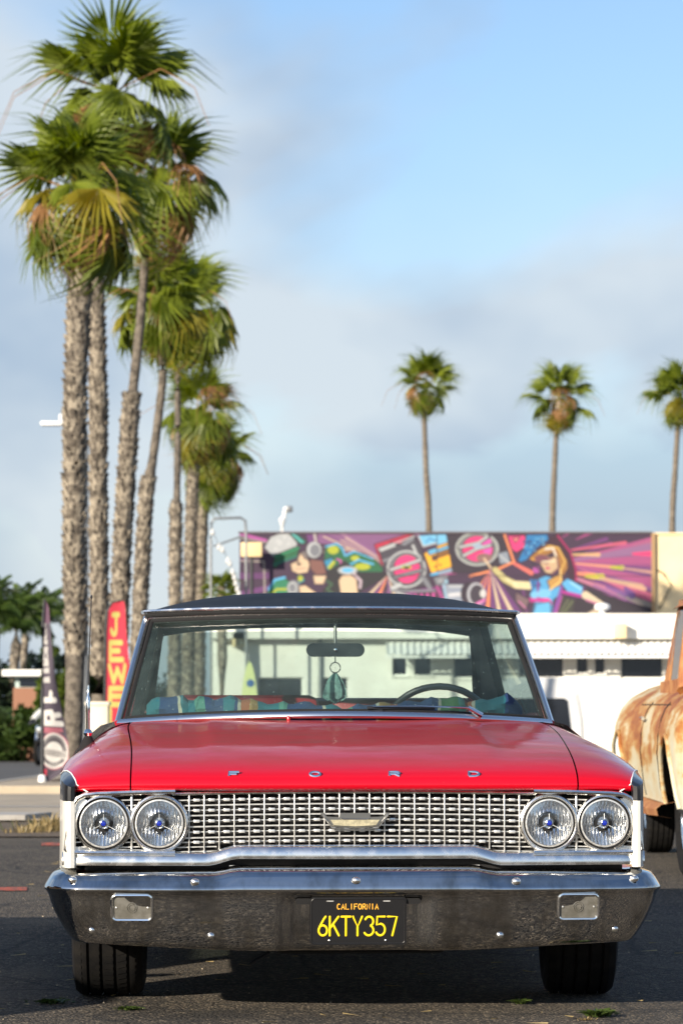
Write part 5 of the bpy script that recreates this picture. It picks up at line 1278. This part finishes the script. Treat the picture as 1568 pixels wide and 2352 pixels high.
# ------------------------------------------------------------------ feather banners
def banner(name, label, Y, pole, outline_l, outline_r, y0, y1, paint, base_y, pole_top):
    b0 = px(pole, base_y, Y); b0.z = gz(Y)+.11; t = empty(name, b0); tag(t, label, 'banner', 'feather banners on the pavement')
    nx, ny = paint.nx, paint.ny
    def fn(u, v):
        y = y0+(y1-y0)*v; xl_, xr_ = lerp(outline_l, y), lerp(outline_r, y); p = px(xl_+(xr_-xl_)*u, y, Y)-b0
        return (p.x, .05*math.sin(u*3+v*7)*u*(.4+v), p.z)
    me = paint.mesh('sail', fn, M['cloth']); put('sail', me, t)
    return t, b0
# dark banner: pale letters turned on their side and a round badge
W_ = 62.0
fp = Paint(97, 1375, 97+W_, 1795, 62, 420, (.075, .060, .085))
lt = (.50,.48,.46)
fp.poly([(97,1375),(160,1375),(160,1432),(97,1432)], (.15,.07,.12), .7)
for (ya, yb_, xa, xb) in ((1556,1568,101,118),(1535,1546,101,117),(1520,1530,101,116),(1486,1495,101,115),(1470,1480,101,115)):
    fp.poly([(xa-1,ya),(xb+14,ya-2),(xb+14,yb_),(xa-1,yb_)], lt)
fp.line([(103,1512),(108,1496),(122,1496),(124,1510),(124,1516),(102,1514)], 8, lt); fp.line([(103,1452),(103,1466),(122,1462),(120,1446)], 8, lt); fp.line([(104,1440),(116,1434)], 7, lt)
wt = (.72,.70,.66)
fp.line([(102,1608),(142,1608)], 13, wt); fp.line([(126,1608),(130,1592)], 14, wt)
fp.line([(100,1660),(150,1663)], 13, wt); fp.line([(103,1660),(104,1638),(126,1636),(128,1660)], 13, wt); fp.line([(126,1645),(148,1642)], 12, wt)
fp.poly([(97,1670),(150,1672),(150,1682),(97,1684)], (.40,.12,.16)); 
fp.ell(126,1725,36,44,(.42,.16,.20)); fp.ell(125,1725,33,41,wt); fp.ell(125,1725,30,37,(.10,.09,.10)); fp.ell(125,1722,27,33,(.25,.24,.24), 1, 3); fp.ell(124,1728,21,24,wt)
fp.poly([(97,1716),(158,1728),(156,1746),(97,1734)], (.55,.53,.50))
for i in range(9): fp.poly([(100+i*6,1720+i*1.1),(103+i*6,1720+i*1.1),(103+i*6,1733+i*1.1),(100+i*6,1733+i*1.1)], (.15,.14,.14))
for i in range(7): fp.line([(108+i*6,1757-abs(i-3)),(109+i*6,1763-abs(i-3))], 2.5, wt)
fp.poly([(97,1765),(108,1768),(116,1790),(97,1790)], (.62,.05,.09))
fp.C *= .72
t1, b1 = banner('feather_banner', 'dark purple feather banner with pale lettering and a round badge', 46, 97, [(1375,101),(1400,99),(1795,97)], [(1375,104),(1395,112),(1450,117),(1560,127),(1640,143),(1700,155),(1750,158),(1770,152),(1795,112)], 1376, 1795, fp, 1812, 1375)
MB().tube([tuple(px(x, y, 46)-b1) for x, y in ((97,1822),(97,1600),(98,1440),(102,1376))], [.024,.022,.018,.012], 8).obj('pole', M['dash'], t1)
MB().lathe([(.05,-.02),(.06,.03),(.05,.09),(.03,.10)], 14).obj('foot', M['metal_white'], t1)
# red banner
jp = Paint(0, 0, 100, 420, 64, 250, (.42, .022, .045))
yl = (.38,.35,.09)
def jl(ch, y0, y1, x0=18, x1=72):
    for pl_ in FONT[ch]:
        jp.line([(x0+(x1-x0)*a, y1-(y1-y0)*c) for a, c in pl_], 13, yl)
jl('J',32,78,22,62); jl('E',98,138); jl('W',152,190,14,80); jl('E',206,244); jl('L',258,292); jl('R',306,344); jl('Y',358,396)
jp.line([(58,250),(34,420)], 22, (.75,.62,.40), .55)
t2, b2 = banner('feather_banner', 'red feather banner with yellow JEWELRY lettering', 50, 300, [(1380,268),(1390,254),(1410,247),(1450,245),(1560,243),(1800,232)], [(1380,284),(1392,287),(1450,290),(1520,297),(1620,310),(1800,312)], 1381, 1790, jp, 1800, 1380)
MB().tube([tuple(px(x, y, 50)-b2) for x, y in ((236,1810),(241,1600),(243,1450),(247,1400),(258,1384),(278,1379))], [.022,.02,.018,.015,.012,.01], 8).obj('pole', M['dash'], t2)
MB().lathe([(.05,-.02),(.06,.03),(.05,.09),(.03,.10)], 14, c=tuple(Vector((px(236,1800,50)-b2).to_tuple()).to_3d()*Vector((1,0,0)).x if False else ((px(236,1800,50)-b2).x,0,0))).obj('foot', M['metal_white'], t2)
# cream pillar, street lamp, street sign, surfboard
Yp = 44.0; a, c = X(196,Yp), X(252,Yp); zt_ = px(784,1612,Yp).z
o = empty('cream_pillar', ((a+c)/2, Yp, gz(Yp))); tag(o, 'square cream masonry pillar beside the red banner', 'pillar')
hwid = (c-a)/2
MB().box(-hwid+.02, hwid-.02, 0, .32, -.02, zt_-gz(Yp)-.05, .01).obj('shaft', mat('cream_block', (.74,.66,.50), .85, col2=(.66,.58,.44), scale=3), o)
MB().box(-hwid, hwid, -.02, .34, zt_-gz(Yp)-.049, zt_-gz(Yp), .012).obj('cap', mat('cream_cap', (.70,.63,.50), .85), o)
Yl = 74.0; lb = Vector((X(196,Yl), Yl, gz(Yl))); o = empty('street_lamp', lb); tag(o, 'street lamp whose flat head reaches left of the nearest palm', 'street lamp')
hl = px(150,975,Yl)-lb
MB().tube([(0,0,0),(0,0,hl.z*.97)], [.09,.05], 10).obj('pole', M['grey_metal'], o)
MB().tube([(0,0,hl.z*.95),(hl.x*.4,0,hl.z),(hl.x,0,hl.z+.02)], .03, 8).obj('arm', M['grey_metal'], o)
MB().box(hl.x-.55, hl.x+.02, -.14, .14, hl.z-.03, hl.z+.07, .03).obj('lamp_head', M['metal_white'], o)
MB().lathe([(.04,0),(.04,.16),(.0,.17)], 10, c=(hl.x-.1,0,hl.z+.07)).obj('photocell', M['metal_white'], o)
Ys = 66.0; sb = Vector((X(318,Ys), Ys, gz(Ys))); o = empty('street_sign', sb); tag(o, 'green street name sign beside the car roof', 'sign')
gs = px(323,1455,Ys)-sb
MB().tube([(0,0,0),(0,0,gs.z+.25)], .03, 8).obj('post', M['grey_metal'], o)
MB().box(-.02,.30,-.02,.02,gs.z-.14,gs.z+.14,.005).obj('panel', mat('sign_green', (.0,.22,.13), .4), o)
for zz in (-.06,.06): MB().tube([(.06,-.024,gs.z+zz),(.11,-.024,gs.z+zz+.03),(.16,-.024,gs.z+zz-.02),(.24,-.024,gs.z+zz+.02)], .012, 5).obj('lettering', M['metal_white'], o)
Yb = 62.0; bb = Vector((X(573,Yb), Yb, gz(Yb))); o = empty('surfboard_sign', bb); tag(o, 'pale yellow surfboard standing upright behind the car', 'surfboard')
hh = px(784,1518,Yb).z-bb.z; ol = []
for i in range(25):
    tt = i/24; w = .175*math.sin(math.pi*(tt*.86+.14))**.55; ol.append((w, tt*hh))
pts = [(w, 0, z) for w, z in ol]+[(-w, 0, z) for w, z in ol[::-1]]
MB().poly(pts, (0,.05,0)).obj('board', mat('board_yellow', (.62,.66,.30), .5), o, smooth=False, fix=True)
MB().lathe([(0,-.012),(.07,-.010),(.075,0)], 16, c=(.02,0,hh-.42), axis='y').obj('badge', mat('badge_blue', (.02,.10,.30), .5), o)
# ------------------------------------------------------------------ white van behind the car
Yv = 70.0; vb = Vector((X(1342,Yv)-.98, Yv, gz(Yv))); van = empty('white_van', vb); tag(van, 'white van parked behind the red car, rear window dark', 'van')
def vsec(y, k=1.0, dz=0):
    pr = [(.95,.30),(.98,.6),(.98,1.0),(.95,1.25),(.88,1.65),(.80,1.88),(.66,1.975),(.4,2.0),(0,2.01)]
    r = [(x*k, y, z+dz) for x, z in pr]; return r + [(-x, y2, z) for x, y2, z in r[-2::-1]]
zsc = px(784,1556,Yv).z-vb.z
rows = [[(x, y, z*zsc/2.01) for x, y, z in vsec(yy, kk)] for yy, kk in ((0,.97),(.06,.99),(.3,1.0),(4.6,1.0),(4.9,.97))]
vm_ = MB().grid(rows); vm_.add([rows[0][i] for i in range(len(rows[0]))], [tuple(range(len(rows[0])))])
vm_.obj('body', mat('van_white', (.60,.61,.62), .25, coat=.6), van, fix=True)
wz1, wz0_ = px(784,1604,Yv).z-vb.z, px(784,1700,Yv).z-vb.z; wxr = X(1312,Yv)-vb.x
wo = [(-wxr+.05,wz1-.03),(-wxr+.1,wz1),(wxr-.16,wz1),(wxr-.09,wz1-.05),(wxr,wz0_+.05),(wxr-.04,wz0_),(-wxr,wz0_)]
MB().poly([(x, -.02, z) for x, z in wo], (0,.05,0)).obj('rear_window', M['darkglass'], van, smooth=False, fix=True)
for s in (-1,1):
    MB().box(s*.93-.05, s*.93+.05, -.03,.05,.30,.60,.02).obj('tail_lamp', M['redlamp'], van)
    MB().tube([(s*.80,-.005,1.62),(s*.90,-.01,1.1),(s*.93,-.01,.5)], .012, 6).obj('seam', mat('seam', (.25,.27,.28), .6), van)
MB().box(-.95,.95,-.12,.0,.30,.50,.03).obj('bumper', mat('van_bumper', (.35,.35,.35), .6), van)
for x in (-.80,.80):
    for y in (.9, 4.0): wheel(van, x, y, .33, .9)
# ------------------------------------------------------------------ rusty pickup at the right edge
def rust():
    m, nt, b = new_mat('rusted_cream_paint'); N = nt.nodes; L = nt.links
    tc = N.new('ShaderNodeTexCoord')
    n = N.new('ShaderNodeTexNoise'); n.inputs['Scale'].default_value = 3.4; n.inputs['Detail'].default_value = 10; n.inputs['Roughness'].default_value = .66
    mq = N.new('ShaderNodeMapping'); mq.inputs['Scale'].default_value = (1.0, .30, 1.0); L.new(tc.outputs['Object'], mq.inputs['Vector']); L.new(mq.outputs['Vector'], n.inputs['Vector'])
    mp = N.new('ShaderNodeMapping'); mp.inputs['Scale'].default_value = (11, 3, 2.2); L.new(tc.outputs['Object'], mp.inputs['Vector'])
    ns = N.new('ShaderNodeTexNoise'); ns.inputs['Scale'].default_value = 1.0; ns.inputs['Detail'].default_value = 5; L.new(mp.outputs['Vector'], ns.inputs['Vector'])
    mxn = N.new('ShaderNodeMix'); mxn.inputs['Factor'].default_value = .25; L.new(n.outputs['Fac'], mxn.inputs['A']); L.new(ns.outputs['Fac'], mxn.inputs['B'])
    # bare rust settles high up and where water stood; the lower flank keeps more paint
    sx = N.new('ShaderNodeSeparateXYZ'); L.new(tc.outputs['Object'], sx.inputs['Vector'])
    hg = N.new('ShaderNodeMapRange'); hg.inputs['From Min'].default_value = .35; hg.inputs['From Max'].default_value = 1.25; hg.inputs['To Min'].default_value = -.13; hg.inputs['To Max'].default_value = .07; L.new(sx.outputs['Z'], hg.inputs['Value'])
    ad = N.new('ShaderNodeMath'); ad.operation = 'ADD'; L.new(mxn.outputs['Result'], ad.inputs[0]); L.new(hg.outputs['Result'], ad.inputs[1])
    cr = N.new('ShaderNodeValToRGB'); e = cr.color_ramp.elements
    e[0].position = .36; e[0].color = (.52,.50,.38,1); e[1].position = .72; e[1].color = (.13,.040,.018,1)
    for p, c in ((.45,(.50,.42,.26,1)),(.495,(.42,.24,.08,1)),(.54,(.34,.13,.030,1)),(.61,(.22,.065,.020,1))):
        q = e.new(p); q.color = c
    L.new(ad.outputs[0], cr.inputs['Fac']); L.new(cr.outputs['Color'], b.inputs['Base Color']); b.inputs['Roughness'].default_value = .62
    n2 = N.new('ShaderNodeTexNoise'); n2.inputs['Scale'].default_value = 45; n2.inputs['Detail'].default_value = 6; L.new(tc.outputs['Object'], n2.inputs['Vector'])
    bp = N.new('ShaderNodeBump'); bp.inputs['Strength'].default_value = .3; bp.inputs['Distance'].default_value = .004; L.new(n2.outputs['Fac'], bp.inputs['Height']); L.new(bp.outputs['Normal'], b.inputs['Normal'])
    return m
M['rust'] = rust()
M['rust_brown'] = mat('bare_rust', (.26,.085,.028), .75, col2=(.42,.20,.07), scale=6, bump=.3, bscale=50)
M['old_glass'] = glass_mat('truck_glass', (.55,.62,.60), .10)
tk = empty('rusty_pickup', (2.85, 18.25, 0)); tag(tk, 'rusty cream old pickup truck cut by the right edge', 'truck')
for s in (-1, 1):
    # flank: door, front and rear fender sides over the wheel arches
    rows = []
    yst = [.10,.2,.35,.52,.56,.60,.66,.74,.84,.95,1.06,1.16,1.24,1.30,1.34,1.38,1.5,1.8,2.2,2.6,3.0,3.5,3.56,3.6,3.66,3.75,3.86,4.0,4.14,4.25,4.34,4.40,4.44,4.5,4.7]
    def lowt(y):
        for yc in (.95, 4.0):
            d = abs(y-yc)
            if d < .42: return .40+math.sqrt(.42**2-d*d)*.98
        return .40
    def xs_(y, z):
        x = lerp([(.3,.90),(.5,.945),(.7,.965),(.85,.955),(.95,.92),(1.0,.88)], z)
        x += .05*math.exp(-((y-4.0)/.55)**2)*sm(.98,.7,z) + .02*math.exp(-((y-.8)/.6)**2)
        return x*(1-.22*sm(.35,.05,y))
    for i in range(15):
        f = i/14; r = []
        for y in yst:
            lo = lowt(y); z = lo+(1.0-lo)*f; r.append((s*xs_(y, z), y, z))
        rows.append(r)
    MB().grid(rows, flip=(s > 0)).obj('flank', M['rust'], tk, angle=60)
    # rolled lip round each wheel arch
    for yc in (.95, 4.0):
        MB().tube([(s*(xs_(yc+.42*math.cos(a), .4+.41*math.sin(a))+.004), yc+.42*math.cos(a), .40+.41*math.sin(a)) for a in [math.pi*k/18 for k in range(19)]], .014, 8).obj('arch_lip', M['rust'], tk)
        MB().box(s*.72-.16, s*.72+.16, yc-.44, yc+.44, .36, .86).obj('wheel_well', M['void'], tk, smooth=False)
    # running board
    rows = [[(s*x, y, z-.02*math.sin(math.pi*(y-1.3)/2.3)) for y in (1.30,1.5,2.0,2.5,3.0,3.5,3.60)] for x, z in ((.86,.42),(.97,.40),(1.0,.375),(.99,.335),(.90,.32))]
    MB().grid(rows, flip=(s > 0)).obj('running_board', M['rust_brown'], tk, fix=True)
    for y in (.95, 4.0): wheel(tk, s*(.80 if y < 2 else .74), y, .345, .80)
    # shoulder sweeping up from the flank to the cab
    rows = []
    for y in (.10,.3,.6,1.0,1.4,1.8,2.2,2.8,3.4,3.9,4.4,4.7):
        e = xs_(y, 1.0); up = .10*sm(.1,1.6,y); rows.append([(s*e, y, 1.0),(s*(e-.03),y,1.02+up*.1),(s*(e-.08),y,1.035+up*.25),(s*.72,y,1.05+up*.5),(s*.62,y,1.06+up*.7),(s*.55,y,1.07+up)])
    MB().grid(rows, flip=(s < 0)).obj('shoulder', M['rust'], tk, angle=60)
    MB().tube([(s*.79,1.62,1.07),(s*.775,1.70,1.20),(s*.72,1.86,1.58),(s*.66,1.95,1.70)], [.055,.05,.045,.05], 8).obj('windshield_pillar', M['rust_brown'], tk)
    MB().poly([(s*.80,1.60,1.0),(s*.80,3.1,1.0),(s*.80,3.1,1.13),(s*.80,1.62,1.15)], (-s*.04,0,0)).obj('door_top', M['rust_brown'], tk, smooth=False, fix=True)
    MB().add([(s*.77,1.72,1.14),(s*.77,2.9,1.14),(s*.71,2.85,1.58),(s*.71,1.95,1.58)], [(0,1,2,3)]).obj('side_window', M['old_glass'], tk, smooth=False)
    MB().poly([(s*.80,2.75,1.0),(s*.80,3.1,1.0),(s*.68,3.05,1.66),(s*.70,2.8,1.62)], (-s*.05,0,0)).obj('rear_pillar', M['rust_brown'], tk, smooth=False, fix=True)
    # door gaps and handle
    for yy_ in (1.55, 2.70):
        MB().tube([(s*(xs_(yy_, z_)+.001), yy_, z_) for z_ in (.42,.5,.6,.7,.8,.9,.96,1.0)], .0055, 5).obj('door_gap', M['void'], tk)
    MB().tube([(s*(xs_(y_, .99)+.002), y_, .985) for y_ in (1.4,1.8,2.2,2.6,3.0,3.4)], .005, 5).obj('belt_seam', M['void'], tk)
    MB().tube([(s*(xs_(2.58,.9)+.03), 2.50, .90), (s*(xs_(2.58,.9)+.035), 2.62, .90)], .012, 6).obj('door_handle', M['chrome_old'], tk)
    # two chrome marker lamps on the shoulder
    for y, x, z in ((1.15,.76,1.075),(1.35,.60,1.13)):
        ml = MB(); ml.lathe([(0,-.09),(.016,-.085),(.03,-.06),(.034,0),(.028,.06),(0,.08)], 12, c=(s*x,y,z+.03), axis='x'); ml.box(s*x-.03, s*x+.02, y-.02, y+.02, z-.05, z+.01, .006)
        ml.obj('marker_lamp', M['chrome_old'], tk)
    # tall front loops of the hood side trim and headlamp ring
    MB().tube([(s*.62,.065,.98),(s*.625,.055,.85),(s*.625,.05,.78)], .018, 8).obj('trim_bar', mat('old_trim', (.50,.46,.33), .5, .3), tk)
    MB().lathe([(0,-.02),(.05,-.018),(.07,0),(.06,.02)], 18, c=(s*.625,.05,.74), axis='y').obj('trim_disc', mat('old_trim_pale', (.58,.56,.44), .5), tk)
# hood, nose, cab top
rows = []
for y, w, z in ((.08,.60,.80),(.05,.62,1.0),(.12,.60,1.08),(.4,.58,1.13),(.9,.56,1.17),(1.5,.56,1.20)):
    rows.append([(w*u, y, z+.05*(1-u*u)*(1 if z > 1.05 else 0)) for u in [k/8 for k in range(-8, 9)]])
MB().grid(rows).obj('hood', M['rust'], tk, angle=60)
MB().grid([[(.78*u, .10+.06*u*u, z) for u in [k/8 for k in range(-8, 9)]] for z in (.45,.6,.8,1.0,1.06)]).obj('nose', M['rust'], tk)
rows = []
for w, y0_, z in ((0,0,0),(.2,.06,0),(.5,.2,-.01),(.8,.3,-.04),(.95,.34,-.09),(1,.34,-.15)):
    pass
rows = []
for i in range(9):
    v = i/8; y = 1.72+1.45*v; e = math.sin(math.pi*min(1,max(0,.08+.84*v)))**.35
    rows.append([((.74*math.copysign(abs(u)**.9, u))*(.88+.12*e), y+(.12*u*u if v < .3 else 0), 1.60+.22*e*(1-abs(u)**3.2)) for u in [k/10 for k in range(-10, 11)]])
rf_ = MB().grid(rows); rf_.grid([[ (p[0], p[1], p[2]-.05) for p in rows[0]], rows[0]])
rf_.obj('cab_roof', M['rust_brown'], tk, angle=70)
MB().grid([[(.745*u, 1.56+.10*u*u, 1.14) for u in (-1,-.5,0,.5,1)], [(.68*u, 1.86+.08*u*u, 1.60) for u in (-1,-.5,0,.5,1)]]).obj('windshield', M['old_glass'], tk)
MB().tube([(.75*u, 1.53+.10*u*u, 1.13) for u in (-1,-.5,0,.5,1)], .03, 8).obj('cowl_rail', M['rust_brown'], tk)
MB().box(-.79,.79,1.5,3.1,.42,1.0).obj('cab_tub', mat('cab_dark', (.03,.025,.02), .8), tk, smooth=False)
MB().box(-.82,.82,3.15,4.68,.6,.66).obj('bed_floor', M['rust_brown'], tk, smooth=False)
MB().box(-.84,.84,4.66,4.71,.42,1.0).obj('tailgate', M['rust'], tk, smooth=False)
rows = [[(x, y+.10*abs(x/.9)**4, z) for x in [.90*k/8 for k in range(-8, 9)]] for y, z in ((-.02,.48),(-.07,.50),(-.085,.55),(-.07,.60),(-.02,.625))]
bp_ = MB().grid(rows); bp_.obj('front_bumper', mat('dull_chrome', (.34,.38,.44), .35, .85, col2=(.16,.15,.15), scale=9), tk, fix=True)
# ------------------------------------------------------------------ motorcyclist on the street
Ym = 82.0; mo = empty('motorcycle', (X(90,Ym), Ym, gz(Ym)+.01), (0,0,R(-12))); tag(mo, 'dark motorcycle on the street behind the dark banner', 'motorcycle')
bk = mat('bike_black', (.015,.015,.016), .3, coat=.5)
wm = MB().tube([(0, .26*math.cos(k*math.pi/12), .26*math.sin(k*math.pi/12)) for k in range(24)], .055, 10, closed=True, ref=(1,0,0)).mesh('bike_tyre', M['rubber'])
sp_m = MB().lathe([(.03,-.04),(.22,-.01),(.22,.01),(.03,.04)], 20, axis='x').mesh('bike_hub', M['grey_metal'])
for y in (0, 1.35):
    w_ = empty('wheel', (0, y, .315)); w_.parent = mo; put('tyre', wm, w_); put('hub', sp_m, w_)
for s in (-1, 1): MB().tube([(s*.08,0,.315),(s*.09,.12,.70),(s*.10,.20,.98)], .028, 8).obj('fork', M['chrome'], mo)
MB().tube([(-.36,.34,1.02),(-.2,.24,1.05),(0,.22,1.02),(.2,.24,1.05),(.36,.34,1.02)], .016, 8).obj('handlebar', bk, mo)
MB().lathe([(0,-.05),(.07,-.045),(.095,0),(.08,.08),(0,.14)], 18, c=(0,.08,.88), axis='y').obj('headlight', M['chrome'], mo)
MB().tube([(0,.25,.80),(0,.5,.86),(0,.75,.80)], [.08,.15,.10], 12, flat=.8).obj('fuel_tank', bk, mo)
MB().box(-.13,.13,.42,.85,.30,.66,.05).obj('engine', M['grey_metal'], mo)
MB().box(-.13,.13,.72,1.45,.70,.80,.04).obj('seat', bk, mo)
MB().tube([(0,-.16,.60),(0,0,.66),(0,.18,.60)], .07, 8, flat=.4).obj('mudguard', bk, mo)
# rider: one skinned body, with jacket and helmet
def skin_fig(name, joints, edges, m, par, sub=2):
    me = bpy.data.meshes.new(name); me.from_pydata([j[0] for j in joints], edges, []); me.materials.append(m)
    o = put(name, me, par); o.modifiers.new('skin', 'SKIN'); o.modifiers.new('sub', 'SUBSURF').levels = sub; o.modifiers['sub'].render_levels = sub
    for v, j in zip(me.skin_vertices[0].data, joints): v.radius = (j[1], j[1])
    me.skin_vertices[0].data[0].use_root = True
    return o
pr = empty('person', mo.location, mo.rotation_euler); tag(pr, 'rider in white top and blue helmet on the motorcycle', 'person')
jt = [((0,1.0,.86),.15),((0,.98,1.05),.15),((0,.93,1.25),.17),((0,.90,1.36),.10),((0,.88,1.46),.055),((0,.86,1.55),.09),
      ((.11,.95,.82),.10),((.20,.60,.80),.075),((.19,.72,.38),.055),((.19,.62,.33),.05),((-.11,.95,.82),.10),((-.20,.60,.80),.075),((-.19,.72,.38),.055),((-.19,.62,.33),.05),
      ((.20,.90,1.32),.075),((.32,.62,1.14),.052),((.33,.38,1.06),.04),((.33,.33,1.05),.04),((-.20,.90,1.32),.075),((-.32,.62,1.14),.052),((-.33,.38,1.06),.04),((-.33,.33,1.05),.04)]
ed = [(0,1),(1,2),(2,3),(3,4),(4,5),(0,6),(6,7),(7,8),(8,9),(0,10),(10,11),(11,12),(12,13),(3,14),(14,15),(15,16),(16,17),(3,18),(18,19),(19,20),(20,21)]
skin_fig('body', jt, ed, mat('dark_clothes', (.025,.027,.035), .8), pr)
jk = MB(); rows = []
for z, y, rx, ry in ((.88,.99,.19,.15),(1.0,.98,.205,.17),(1.15,.95,.225,.18),(1.30,.92,.25,.17),(1.38,.90,.20,.13),(1.43,.89,.09,.09)):
    rows.append([(rx*math.cos(a), y+ry*math.sin(a), z) for a in [2*math.pi*k/16 for k in range(17)]])
jk.grid(rows); 
for s in (-1,1): jk.tube([(s*.19,.90,1.33),(s*.27,.75,1.24),(s*.325,.60,1.13)], [.095,.085,.07], 10)
jk.obj('shirt', mat('white_cloth', (.62,.64,.60), .9), pr)
hm = MB().lathe([(.085,-.13),(.125,-.08),(.145,0),(.13,.075),(.085,.12),(0,.14)], 18, c=(0,.86,1.58)).obj('helmet', mat('blue_helmet', (.08,.22,.48), .2, coat=1), pr)
MB().tube([(-.10,.745,1.575),(-.05,.725,1.575),(.05,.725,1.575),(.10,.745,1.575)], .035, 8).obj('visor', M['darkglass'], pr)
# ------------------------------------------------------------------ weeds and dry grass
def clump(name, label, x, y, n, h, sp_, m, seed, blade=.004, cat='plant', group='weeds growing from the asphalt', lean=.6, leafy=False):
    rg = random.Random(seed); t = MB()
    for i in range(n):
        a = rg.uniform(0,6.28); r = abs(rg.gauss(0,.45))*sp_; bx_, by_ = r*math.cos(a), r*math.sin(a)*.7; l = h*rg.uniform(.5,1.1); d = Vector((math.cos(a)*lean*rg.uniform(.2,1.2), math.sin(a)*lean*rg.uniform(.2,1.2), 1)).normalized()
        sd_ = Vector((-math.sin(a+rg.uniform(-1,1)), math.cos(a), 0))*blade*rg.uniform(.7,1.5); p0 = Vector((bx_, by_, 0)); p1 = p0+d*l*.6; p2 = p0+d*l+Vector((d.x*l*.5, d.y*l*.5, -l*.25))
        if leafy:
            sd_ *= 2.2; t.add([p0, p0.lerp(p1,.6)+sd_, p1, p0.lerp(p1,.6)-sd_], [(0,1,2,3)]); t.add([p1*.8, p1*.9+sd_*1.4+Vector((0,0,.004)), p2, p1*.9-sd_*1.4], [(0,1,2,3)])
        else: t.add([p0-sd_, p0+sd_, p1+sd_*.7, p1-sd_*.7, p2], [(0,1,2,3),(3,2,4)])
    o = t.obj(name, m, smooth=False); o.location = (x, y, gz(y)+.001); tag(o, label, cat, group); return o
def G2(x, y):
    d = px(x, y, 100.0)-cam.location; k = -CAMH/d.z; return d.x*k, d.y*k
M['weed'] = leaf_mat('weed_leaf', (.022,.045,.010), (.085,.125,.028), .25)
M['straw'] = leaf_mat('dry_grass', (.22,.16,.07), (.42,.33,.16), .2)
for i, (x, y, n, h, sp_, lab) in enumerate([(1372,2338,150,.040,.045,'largest green weed tuft, in front of the right tyre'),(1195,2308,70,.028,.026,'small weed tuft between the plate and the right tyre'),(295,2322,80,.020,.040,'flat weed patch in front of the left tyre'),(120,2306,110,.022,.075,'sparse weed patch at the outer foot of the left tyre')]):
    gx, gy = G2(x, y); clump('weed', lab, gx, gy, n, h, sp_, M['weed'], 30+i, .0022, leafy=True, lean=1.1)
gx, gy = G2(1345, 2345); clump('weed', 'dry tan tuft beside the largest green weed', gx, gy, 40, .02, .03, M['straw'], 40, .0016, lean=1.4)
for i, (x, y, n, h, m) in enumerate([(48,1914,50,.10,'straw'),(78,1912,70,.12,'straw'),(98,1908,70,.15,'weed'),(116,1909,110,.22,'straw'),(138,1908,60,.14,'straw')]):
    gx, gy = G2(x, y); clump('grass_tuft', ['leftmost short dry grass tuft by the kerb','wide dry grass tuft by the kerb','green grass tuft among the dry ones','tallest dry grass tuft beside the car fender','dry grass tuft half behind the car fender'][i], gx, gy, n, h, .35 if i < 3 else .25, M[m], 50+i, .006, 'grass', 'grass tufts by the kerb', .5)['kind'] = 'stuff'
# scattered straw, stones and leaf litter in the near lot
rg = random.Random(77); st_ = MB()
for i in range(350):
    x, y = rg.uniform(-1.8,1.9), rg.uniform(10.0,26); a = rg.uniform(0,6.28); l = rg.uniform(.01,.05); w = rg.uniform(.001,.003); d = Vector((math.cos(a),math.sin(a),0)); s_ = Vector((-math.sin(a),math.cos(a),0))*w
    p = Vector((x,y,.006)); st_.add([p-d*l-s_, p+d*l-s_, p+d*l+s_+Vector((0,0,.004)), p-d*l+s_], [(0,1,2,3)])
o = st_.obj('straw_litter', M['straw'], smooth=False); o['kind'] = 'stuff'; o['label'] = 'dry straw and leaf litter scattered on the asphalt'; o['category'] = 'litter'
st_ = MB()
for i in range(260):
    x, y = rg.uniform(-1.8,1.9), rg.uniform(9.9,24); r = rg.uniform(.0015,.0045)
    st_.add([(x-r,y-r*.5,0),(x+r,y-r*.7,0),(x+r*.6,y+r,0),(x-r*.7,y+r*.8,0),(x+r*.1,y,r*1.3)], [(0,1,4),(1,2,4),(2,3,4),(3,0,4)])
o = st_.obj('gravel', M['concrete'], smooth=False); o['kind'] = 'stuff'; o['label'] = 'small loose stones scattered on the asphalt'; o['category'] = 'gravel'

# the old pickup parked on the other side, outside the picture: its shadow lies across the asphalt at the left
def copy_tree(o, parent=None):
    c = o.copy(); COL.objects.link(c); c.parent = parent
    for ch_ in list(o.children): copy_tree(ch_, c)
    return c
tk2 = copy_tree(tk); tk2.location = (-3.55, 8.4, 0)
tk2['label'] = 'old pickup parked left of the red car, outside the picture'
